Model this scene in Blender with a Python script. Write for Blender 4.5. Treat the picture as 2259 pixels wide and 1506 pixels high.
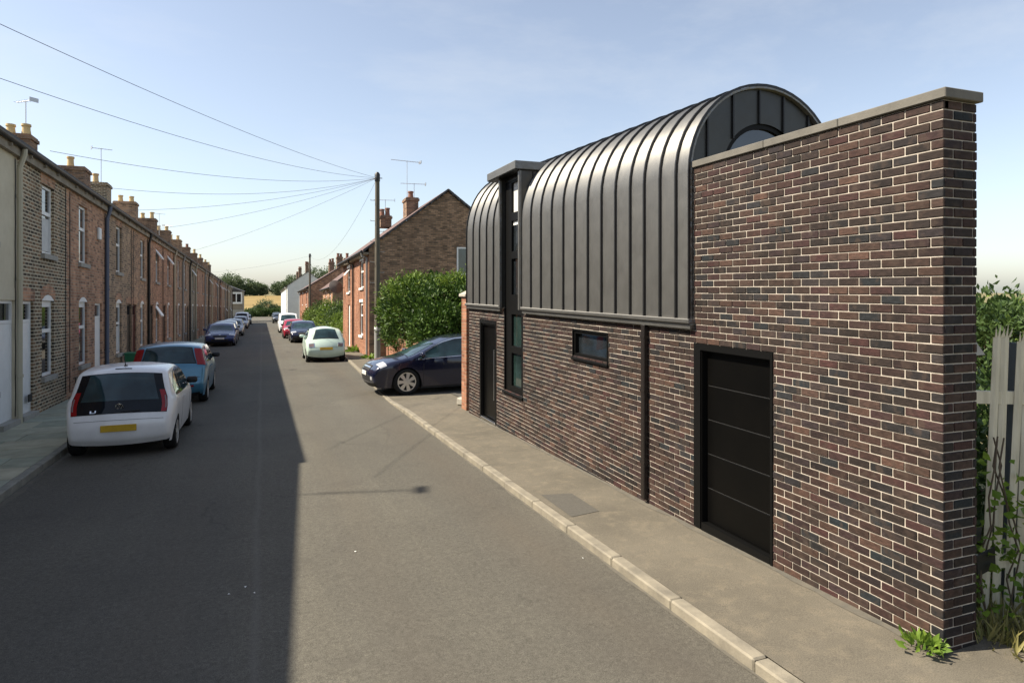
import bpy, math, random
import numpy as np
from mathutils import Vector, Matrix, Euler

random.seed(7)
rng = np.random.default_rng(11)
for o in list(bpy.data.objects):
    bpy.data.objects.remove(o, do_unlink=True)
scene = bpy.context.scene
COL = scene.collection
SL = 0.0277                       # the street falls this much per metre away from the camera
rad = math.radians

# ------------------------------------------------------------------ camera
cam_d = bpy.data.cameras.new('camera')
cam = bpy.data.objects.new('camera', cam_d)
COL.objects.link(cam)
cam.location = (0, 0, 2.3)
cam.rotation_euler = (rad(90), 0, rad(-20.8))
cam_d.sensor_fit = 'HORIZONTAL'
cam_d.sensor_width = 36.0
cam_d.lens = 36.0 * 1450.0 / 2259.0
cam_d.shift_y = -116.0 / 2259.0
cam_d.clip_start = 0.05
cam_d.clip_end = 4000
scene.camera = cam

# ------------------------------------------------------------------ sky, sun, exposure
SUN_PHI, SUN_EL = rad(14), rad(47.4)
to_sun = Vector((-math.cos(SUN_PHI) * math.cos(SUN_EL), math.sin(SUN_PHI) * math.cos(SUN_EL), math.sin(SUN_EL)))
world = bpy.data.worlds.new('World')
scene.world = world
world.use_nodes = True
wn = world.node_tree.nodes
wl = world.node_tree.links
bg = wn['Background']
sky = wn.new('ShaderNodeTexSky')
sky.sky_type = 'NISHITA'
sky.sun_disc = False
sky.sun_elevation = SUN_EL
sky.sun_rotation = math.atan2(to_sun.x, to_sun.y)
sky.altitude = 50
sky.air_density = 1.0
sky.dust_density = 1.0
sky.ozone_density = 2.0
hs = wn.new('ShaderNodeHueSaturation')
hs.inputs['Saturation'].default_value = 0.68
wl.new(sky.outputs[0], hs.inputs['Color'])
tcw = wn.new('ShaderNodeTexCoord')
mpw = wn.new('ShaderNodeMapping'); mpw.inputs['Scale'].default_value = (1.2, 2.6, 5.0)
nzw = wn.new('ShaderNodeTexNoise'); nzw.inputs['Scale'].default_value = 2.2; nzw.inputs['Detail'].default_value = 7; nzw.inputs['Roughness'].default_value = 0.62
rpw = wn.new('ShaderNodeValToRGB'); rpw.color_ramp.elements[0].position = 0.46; rpw.color_ramp.elements[1].position = 0.80
rpw.color_ramp.elements[1].color = (0.30, 0.30, 0.30, 1)
mxw = wn.new('ShaderNodeMix'); mxw.data_type = 'RGBA'
wl.new(tcw.outputs['Generated'], mpw.inputs[0]); wl.new(mpw.outputs[0], nzw.inputs['Vector']); wl.new(nzw.outputs[0], rpw.inputs[0])
wl.new(rpw.outputs[0], mxw.inputs[0]); wl.new(hs.outputs[0], mxw.inputs[6]); mxw.inputs[7].default_value = (4.6, 4.8, 5.0, 1)
wl.new(mxw.outputs[2], bg.inputs[0])
bg.inputs[1].default_value = 0.098
sun_d = bpy.data.lights.new('sun', 'SUN')
sun_d.energy = 5.0
sun_d.angle = rad(0.55)
sun_d.color = (1.0, 0.90, 0.73)
sun = bpy.data.objects.new('sun', sun_d)
COL.objects.link(sun)
sun.location = (-20, 10, 30)
sun.rotation_euler = to_sun.to_track_quat('Z', 'Y').to_euler()
vs = scene.view_settings
vs.view_transform = 'Standard'
vs.look = 'None'
vs.exposure = 1.0
vs.gamma = 1.0
vs.use_curve_mapping = False

# ------------------------------------------------------------------ helpers: objects
def link(o, parent=None):
    COL.objects.link(o)
    if parent is not None:
        o.parent = parent
    return o

def empty(name, loc=(0, 0, 0), parent=None, rot=None):
    o = bpy.data.objects.new(name, None)
    o.empty_display_size = 0.2
    o.location = loc
    if rot is not None:
        o.rotation_euler = rot
    return link(o, parent)

def tag(o, label=None, cat=None, group=None, kind=None):
    if label: o['label'] = label
    if cat: o['category'] = cat
    if group: o['group'] = group
    if kind: o['kind'] = kind
    return o

def raw(name, verts, faces, mat=None, parent=None, smooth=False, loc=None, sharp=None):
    me = bpy.data.meshes.new(name)
    me.from_pydata([tuple(map(float, v)) for v in verts], [], faces)
    me.update()
    if smooth:
        me.polygons.foreach_set('use_smooth', [True] * len(me.polygons))
        if sharp is not None:
            me.set_sharp_from_angle(angle=rad(sharp))
    if mat: me.materials.append(mat)
    o = bpy.data.objects.new(name, me)
    if loc is not None: o.location = loc
    return link(o, parent)

def inst(name, me, parent=None, loc=(0, 0, 0), rot=None, scale=None):
    o = bpy.data.objects.new(name, me)
    o.location = loc
    if rot is not None: o.rotation_euler = rot
    if scale is not None: o.scale = scale
    return link(o, parent)

class MB:
    def __init__(s):
        s.v = []; s.f = []
    def add(s, vs_, fs_):
        n = len(s.v)
        s.v += [tuple(p) for p in vs_]
        s.f += [tuple(i + n for i in f) for f in fs_]
        return s
    def box(s, x0, x1, y0, y1, z0, z1):
        vs_ = [(x0, y0, z0), (x1, y0, z0), (x1, y1, z0), (x0, y1, z0), (x0, y0, z1), (x1, y0, z1), (x1, y1, z1), (x0, y1, z1)]
        return s.add(vs_, [(0, 3, 2, 1), (4, 5, 6, 7), (0, 1, 5, 4), (1, 2, 6, 5), (2, 3, 7, 6), (3, 0, 4, 7)])
    def bev(s, x0, x1, y0, y1, z0, z1, b):
        # chamfered box, 24 corners
        X, Y, Z = (x0, x1), (y0, y1), (z0, z1)
        idx = {}; vs_ = []
        for i in (0, 1):
            for j in (0, 1):
                for k in (0, 1):
                    sx, sy, sz = (1 - 2 * i), (1 - 2 * j), (1 - 2 * k)
                    for a in range(3):
                        p = [X[i] + sx * b, Y[j] + sy * b, Z[k] + sz * b]
                        p[a] = (X[i], Y[j], Z[k])[a]
                        idx[i, j, k, a] = len(vs_); vs_.append(p)
        F = []
        for a in range(3):
            for side in (0, 1):
                o1, o2 = [q for q in range(3) if q != a]
                ring = []
                for (p, q) in ((0, 0), (1, 0), (1, 1), (0, 1)):
                    c = [0, 0, 0]; c[a] = side; c[o1] = p; c[o2] = q
                    ring.append(idx[c[0], c[1], c[2], a])
                F.append(ring)
        for a in range(3):
            o1, o2 = [q for q in range(3) if q != a]
            for p in (0, 1):
                for q in (0, 1):
                    c0 = [0, 0, 0]; c0[o1] = p; c0[o2] = q
                    c1 = list(c0); c1[a] = 1
                    F.append([idx[c0[0], c0[1], c0[2], o1], idx[c1[0], c1[1], c1[2], o1], idx[c1[0], c1[1], c1[2], o2], idx[c0[0], c0[1], c0[2], o2]])
        for i in (0, 1):
            for j in (0, 1):
                for k in (0, 1):
                    F.append([idx[i, j, k, 0], idx[i, j, k, 1], idx[i, j, k, 2]])
        c = Vector(((x0 + x1) / 2, (y0 + y1) / 2, (z0 + z1) / 2))
        out = []
        for f in F:
            P = [Vector(vs_[i]) for i in f]
            n = (P[1] - P[0]).cross(P[2] - P[0])
            m = sum(P, Vector()) / len(P) - c
            out.append(tuple(f) if n.dot(m) > 0 else tuple(reversed(f)))
        return s.add(vs_, out)
    def tube(s, pts, r, n=8, caps=True):
        pts = [Vector(p) for p in pts]
        rs = r if isinstance(r, (list, tuple)) else [r] * len(pts)
        rings = []
        up = None
        for i, p in enumerate(pts):
            d = (pts[min(i + 1, len(pts) - 1)] - pts[max(i - 1, 0)]).normalized()
            if up is None:
                up = Vector((0, 0, 1)) if abs(d.z) < 0.9 else Vector((1, 0, 0))
            a = d.cross(up).normalized(); b = a.cross(d).normalized(); up = b
            rings.append([p + (a * math.cos(2 * math.pi * k / n) + b * math.sin(2 * math.pi * k / n)) * rs[i] for k in range(n)])
        vs_ = [q for R in rings for q in R]
        fs_ = []
        for i in range(len(rings) - 1):
            for k in range(n):
                fs_.append((i * n + k, i * n + (k + 1) % n, (i + 1) * n + (k + 1) % n, (i + 1) * n + k))
        if caps:
            fs_.append(tuple(range(n)))
            fs_.append(tuple((len(rings) - 1) * n + k for k in reversed(range(n))))
        return s.add(vs_, fs_)
    def lathe(s, prof, c=(0, 0, 0), axis='z', n=16):
        vs_ = []; m = len(prof)
        for k in range(n):
            a = 2 * math.pi * k / n
            for (r, h) in prof:
                if axis == 'z': vs_.append((c[0] + r * math.cos(a), c[1] + r * math.sin(a), c[2] + h))
                elif axis == 'x': vs_.append((c[0] + h, c[1] + r * math.cos(a), c[2] + r * math.sin(a)))
                else: vs_.append((c[0] + r * math.cos(a), c[1] + h, c[2] + r * math.sin(a)))
        fs_ = [(k * m + i, ((k + 1) % n) * m + i, ((k + 1) % n) * m + i + 1, k * m + i + 1) for k in range(n) for i in range(m - 1)]
        return s.add(vs_, fs_)
    def prism(s, poly, axis, a0, a1):
        # poly: list of 2-D points; extruded along axis
        n = len(poly)
        def P(u, v, w):
            return {'x': (w, u, v), 'y': (u, w, v), 'z': (u, v, w)}[axis]
        vs_ = [P(u, v, a0) for u, v in poly] + [P(u, v, a1) for u, v in poly]
        fs_ = [tuple(range(n)), tuple(reversed(range(n, 2 * n)))] + [(i, i + n, (i + 1) % n + n, (i + 1) % n) for i in range(n)]
        return s.add(vs_, fs_)
    def grid(s, P, nu, nv, closed=False):
        vs_ = [P[i][j] for i in range(nu) for j in range(nv)]
        fs_ = [(i * nv + j, i * nv + j + 1, (i + 1) * nv + j + 1, (i + 1) * nv + j) for i in range(nu - 1) for j in range(nv - 1)]
        return s.add(vs_, fs_)
    def build(s, name, mat=None, parent=None, shear=False, smooth=False, loc=None, sharp=40):
        v = s.v
        if shear: v = [(x, y, z - SL * y) for x, y, z in v]
        o = raw(name, v, s.f, mat, parent, smooth, loc, sharp)
        return o

def fixn(o):
    import bmesh
    bm = bmesh.new(); bm.from_mesh(o.data)
    bmesh.ops.recalc_face_normals(bm, faces=bm.faces)
    bm.to_mesh(o.data); bm.free()
    return o

# ------------------------------------------------------------------ helpers: materials
def mat(name, col=(0.5, 0.5, 0.5), rough=0.6, metal=0.0, spec=0.5):
    m = bpy.data.materials.new(name); m.use_nodes = True
    b = m.node_tree.nodes['Principled BSDF']
    b.inputs['Base Color'].default_value = (*col, 1)
    b.inputs['Roughness'].default_value = rough
    b.inputs['Metallic'].default_value = metal
    b.inputs['Specular IOR Level'].default_value = spec
    return m

class NT:
    def __init__(s, m):
        s.t = m.node_tree; s.n = s.t.nodes; s.l = s.t.links; s.b = s.n['Principled BSDF']
    def new(s, kind, **kw):
        n = s.n.new('ShaderNode' + kind)
        for k, v in kw.items(): setattr(n, k, v)
        return n
    def _in(s, sock, v):
        if v is None: return
        if hasattr(v, 'links'): s.l.new(v, sock)
        elif isinstance(v, tuple) and len(v) == 3 and sock.type == 'RGBA': sock.default_value = (*v, 1)
        else: sock.default_value = v
    def math(s, op, a, b=None, c=None):
        n = s.new('Math', operation=op)
        s._in(n.inputs[0], a); s._in(n.inputs[1], b)
        if c is not None: s._in(n.inputs[2], c)
        return n.outputs[0]
    def mix(s, f, a, b, blend='MIX'):
        n = s.new('Mix', data_type='RGBA', blend_type=blend)
        s._in(n.inputs[0], f); s._in(n.inputs[6], a); s._in(n.inputs[7], b)
        return n.outputs[2]
    def noise(s, scale, detail=4, rough=0.55, vec=None, out=0, dist=0):
        n = s.new('TexNoise')
        n.inputs['Scale'].default_value = scale; n.inputs['Detail'].default_value = detail
        n.inputs['Roughness'].default_value = rough; n.inputs['Distortion'].default_value = dist
        if vec is not None: s.l.new(vec, n.inputs['Vector'])
        return n.outputs[out]
    def ramp(s, f, stops, interp='LINEAR'):
        n = s.new('ValToRGB'); n.color_ramp.interpolation = interp
        e = n.color_ramp.elements
        while len(e) < len(stops): e.new(0.5)
        for el, (p, c) in zip(e, stops):
            el.position = p
            el.color = (*c, 1) if isinstance(c, tuple) else (c, c, c, 1)
        s.l.new(f, n.inputs[0])
        return n.outputs[0]
    def pos(s): return s.new('NewGeometry').outputs['Position']
    def objco(s): return s.new('TexCoord').outputs['Object']
    def scale(s, vec, sc):
        n = s.new('Mapping'); n.inputs['Scale'].default_value = sc
        s.l.new(vec, n.inputs[0]); return n.outputs[0]
    def bump(s, h, strength=0.3, dist=0.01):
        n = s.new('Bump'); n.inputs['Strength'].default_value = strength; n.inputs['Distance'].default_value = dist
        s.l.new(h, n.inputs['Height']); s.l.new(n.outputs[0], s.b.inputs['Normal'])
    def col(s, c): s._in(s.b.inputs['Base Color'], c)
    def rough(s, c): s._in(s.b.inputs['Roughness'], c)

def noisy(name, c1, c2, scale=6, rough=0.75, metal=0, spec=0.4, bump=0.0, bscale=40, stretch=None):
    m = mat(name, c1, rough, metal, spec); t = NT(m)
    v = t.pos()
    if stretch: v = t.scale(v, stretch)
    f = t.ramp(t.noise(scale, 5, 0.6, v), [(0.3, 0.0), (0.7, 1.0)])
    t.col(t.mix(f, c1, c2))
    if bump: t.bump(t.noise(bscale, 4, 0.6, t.pos()), bump, 0.01)
    return m

def random_value(t, island=False):
    if island: return t.new('NewGeometry').outputs['Random Per Island']
    return t.new('ObjectInfo').outputs['Random']

def mat_asphalt():
    m = mat('asphalt', rough=0.92, spec=0.25); t = NT(m); p = t.pos()
    fine = t.noise(150, 3, 0.7, p)
    mid = t.noise(28, 4, 0.7, p)
    big = t.noise(0.35, 5, 0.6, p)
    streak = t.noise(1.0, 4, 0.6, t.scale(p, (1.6, 0.08, 1)))
    base = t.ramp(big, [(0.3, (0.086, 0.080, 0.067)), (0.7, (0.114, 0.106, 0.087))])
    base = t.mix(t.math('MULTIPLY', t.ramp(streak, [(0.35, 0.0), (0.75, 1.0)]), 0.45), base, (0.066, 0.063, 0.058))
    sp = t.ramp(fine, [(0.36, 0.45), (0.5, 1.0), (0.66, 1.6)])
    base = t.mix(0.75, base, sp, 'MULTIPLY')
    sp2 = t.ramp(mid, [(0.3, 0.72), (0.7, 1.28)])
    base = t.mix(0.8, base, sp2, 'MULTIPLY')
    vor = t.new('TexVoronoi', feature='DISTANCE_TO_EDGE'); vor.inputs['Scale'].default_value = 0.32
    wv = t.new('Vector' + 'Math', operation='ADD'); t.l.new(p, wv.inputs[0])
    nz = t.new('TexNoise'); nz.inputs['Scale'].default_value = 1.6; nz.inputs['Detail'].default_value = 5; t.l.new(p, nz.inputs['Vector']); t.l.new(nz.outputs['Color'], wv.inputs[1]); t.l.new(wv.outputs[0], vor.inputs['Vector'])
    crack = t.math('MULTIPLY', t.ramp(vor.outputs['Distance'], [(0.0, 1.0), (0.006, 0.0)]), t.ramp(t.noise(0.45, 2, 0.5, p), [(0.50, 0.0), (0.58, 1.0)]))
    base = t.mix(t.math('MULTIPLY', crack, 0.5), base, (0.04, 0.038, 0.034))
    stain = t.ramp(t.noise(1.3, 5, 0.7, p), [(0.56, 0.0), (0.70, 1.0)])
    base = t.mix(t.math('MULTIPLY', stain, 0.35), base, (0.062, 0.057, 0.050))
    # the joint down the middle where two widths of tarmac meet
    sx = t.new('SeparateXYZ'); t.l.new(p, sx.inputs[0])
    wob = t.math('MULTIPLY', t.math('SUBTRACT', t.noise(0.5, 3, 0.6, p), 0.5), 0.12)
    d = t.math('ABSOLUTE', t.math('ADD', t.math('SUBTRACT', sx.outputs[0], -0.05), wob))
    line = t.ramp(d, [(0.0, 1.0), (0.05, 0.0)])
    base = t.mix(t.math('MULTIPLY', line, 0.35), base, (0.15, 0.14, 0.125))
    for cx_, w_, k_ in ((2.45, 0.55, 0.5), (-0.75, 0.35, 0.22), (0.95, 0.35, 0.22)):
        dd_ = t.math('ABSOLUTE', t.math('SUBTRACT', t.math('ADD', sx.outputs[0], t.math('MULTIPLY', wob, 3.0)), cx_))
        band = t.ramp(t.math('DIVIDE', dd_, w_), [(0.0, 1.0), (1.0, 0.0)])
        base = t.mix(t.math('MULTIPLY', t.math('MULTIPLY', band, k_), t.ramp(big, [(0.35, 0.4), (0.65, 1.0)])), base, (0.088, 0.072, 0.056))
    t.col(base)
    t.bump(t.math('ADD', fine, t.math('MULTIPLY', mid, 0.7)), 0.55, 0.006)
    return m

def mat_pavement():
    m = mat('pavement_tarmac', rough=0.9, spec=0.2); t = NT(m); p = t.pos()
    fine = t.noise(130, 3, 0.7, p); big = t.noise(0.9, 5, 0.65, p); mid = t.noise(6, 5, 0.65, p)
    base = t.ramp(big, [(0.32, (0.104, 0.093, 0.074)), (0.68, (0.148, 0.131, 0.103))])
    base = t.mix(t.math('MULTIPLY', t.ramp(mid, [(0.5, 0.0), (0.72, 1.0)]), 0.5), base, (0.20, 0.17, 0.125))
    base = t.mix(0.7, base, t.ramp(fine, [(0.35, 0.6), (0.5, 1.0), (0.66, 1.35)]), 'MULTIPLY')
    t.col(base)
    t.bump(fine, 0.4, 0.004)
    return m

def mat_brickwork(name, c1, c2, c3, mortar, msize=0.011, dark=0.0):
    """Courses for walls too far off to tell the bricks apart; world space, parallel to the street's fall."""
    m = mat(name, c1, 0.88, 0, 0.25); t = NT(m)
    sx = t.new('SeparateXYZ'); t.l.new(t.pos(), sx.inputs[0])
    cx = t.new('CombineXYZ')
    t.l.new(t.math('ADD', sx.outputs[0], sx.outputs[1]), cx.inputs[0])
    t.l.new(t.math('ADD', sx.outputs[2], t.math('MULTIPLY', sx.outputs[1], SL)), cx.inputs[1])
    br = t.new('TexBrick')
    br.inputs['Scale'].default_value = 1.0
    br.inputs['Brick Width'].default_value = 0.225; br.inputs['Row Height'].default_value = 0.075
    br.inputs['Mortar Size'].default_value = msize; br.inputs['Mortar Smooth'].default_value = 0.2
    br.inputs['Color1'].default_value = (0.0, 0.0, 0.0, 1); br.inputs['Color2'].default_value = (1, 1, 1, 1)
    br.inputs['Mortar'].default_value = (0.5, 0.5, 0.5, 1)
    t.l.new(cx.outputs[0], br.inputs['Vector'])
    bc = t.ramp(br.outputs['Color'], [(0.0, c2), (0.45, c1), (1.0, c3)])
    big = t.noise(0.8, 5, 0.65, t.pos())
    bc = t.mix(0.85, bc, t.ramp(big, [(0.25, 0.62), (0.75, 1.35)]), 'MULTIPLY')
    stk = t.ramp(t.noise(1.0, 5, 0.65, t.scale(t.pos(), (2.2, 2.2, 0.35))), [(0.30, 0.70), (0.52, 1.1), (0.8, 1.4)])
    c = t.mix(br.outputs['Fac'], bc, mortar)
    c = t.mix(0.9, c, stk, 'MULTIPLY')
    t.col(c)
    t.bump(t.math('SUBTRACT', 1.0, br.outputs['Fac']), 0.6, 0.012)
    return m

BRICK_STOPS = [(0.0, (0.010, 0.008, 0.008)), (0.12, (0.044, 0.022, 0.018)), (0.26, (0.018, 0.013, 0.011)),
               (0.40, (0.055, 0.030, 0.022)), (0.52, (0.013, 0.013, 0.014)), (0.64, (0.050, 0.021, 0.019)),
               (0.76, (0.015, 0.018, 0.021)), (0.88, (0.080, 0.043, 0.031)), (0.95, (0.026, 0.017, 0.014)), (1.0, (0.012, 0.017, 0.021))]

def mat_brick(island):
    m = mat('clay_brick_joined' if island else 'clay_brick', rough=0.8, spec=0.3); t = NT(m)
    r = random_value(t, island)
    c = t.ramp(r, BRICK_STOPS)
    v = t.noise(30, 5, 0.7, t.scale(t.pos(), (1, 0.6, 2.2)))
    c = t.mix(0.9, c, t.ramp(v, [(0.25, 0.45), (0.5, 1.0), (0.78, 2.0)]), 'MULTIPLY')
    patch = t.ramp(t.noise(11, 3, 0.5, t.pos()), [(0.54, 0.0), (0.66, 1.0)])
    c = t.mix(t.math('MULTIPLY', patch, 0.5), c, (0.062, 0.042, 0.032))
    wear = t.ramp(t.noise(0.9, 6, 0.7, t.pos()), [(0.30, 0.50), (0.52, 0.82), (0.75, 1.25)])
    c = t.mix(1.0, c, wear, 'MULTIPLY')
    salt = t.math('MULTIPLY', t.ramp(t.noise(2.6, 6, 0.75, t.pos()), [(0.60, 0.0), (0.74, 1.0)]), 0.22)
    c = t.mix(salt, c, (0.16, 0.145, 0.13))
    t.col(c)
    t.bump(t.noise(90, 4, 0.7, t.pos()), 0.5, 0.004)
    return m

def mat_leaf(name, dark, light, transl=0.3):
    m = mat(name, dark, 0.55, 0, 0.35); t = NT(m)
    r = t.new('NewGeometry').outputs['Random Per Island']
    big = t.noise(1.1, 3, 0.6, t.pos())
    c = t.mix(t.math('ADD', t.math('MULTIPLY', r, 0.65), t.math('MULTIPLY', t.math('SUBTRACT', big, 0.3), 0.6)), dark, light)
    t.col(c)
    tr = t.new('BsdfTranslucent'); t.l.new(c, tr.inputs[0])
    mx = t.new('MixShader'); mx.inputs[0].default_value = transl
    out = t.n['Material Output']
    t.l.new(t.b.outputs[0], mx.inputs[1]); t.l.new(tr.outputs[0], mx.inputs[2]); t.l.new(mx.outputs[0], out.inputs[0])
    return m

def mat_zinc(name, base=0.33, rough=0.36, metal=1.0, aniso=0.0):
    m = mat(name, (base, base, base), rough, metal); t = NT(m)
    if aniso:                       # rolled sheet: grain runs round the vault, so gloss spreads along it
        t.b.inputs['Anisotropic'].default_value = aniso
        tv = t.new('CombineXYZ'); tv.inputs[1].default_value = 1.0
        t.l.new(tv.outputs[0], t.b.inputs['Tangent'])
    r = random_value(t)
    st = t.noise(7, 5, 0.6, t.scale(t.pos(), (1.0, 9.0, 0.7)))
    cl = t.noise(4.5, 5, 0.7, t.pos())
    k = t.math('ADD', t.math('MULTIPLY', r, 0.10), t.math('ADD', t.math('MULTIPLY', st, 0.16), t.math('MULTIPLY', cl, 0.22)))
    c = t.ramp(k, [(0.08, (base * 0.78, base * 0.77, base * 0.74)), (0.42, (base * 1.22, base * 1.20, base * 1.14))])
    t.col(c)
    t.rough(t.ramp(cl, [(0.3, rough - 0.05), (0.7, rough + 0.09)]))
    t.bump(t.noise(3.2, 3, 0.5, t.scale(t.pos(), (1, 3, 1))), 0.14, 0.03)
    return m

def mat_paint(name, col, rough=0.25, metal=0.0, coat=0.6):
    m = mat(name, col, rough, metal, 0.5)
    b = m.node_tree.nodes['Principled BSDF']
    b.inputs['Coat Weight'].default_value = coat
    b.inputs['Coat Roughness'].default_value = 0.05
    t = NT(m)
    d = t.ramp(t.noise(3.0, 5, 0.6, t.pos()), [(0.3, 0.88), (0.7, 1.05)])
    t.col(t.mix(1.0, col, d, 'MULTIPLY'))
    return m

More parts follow.
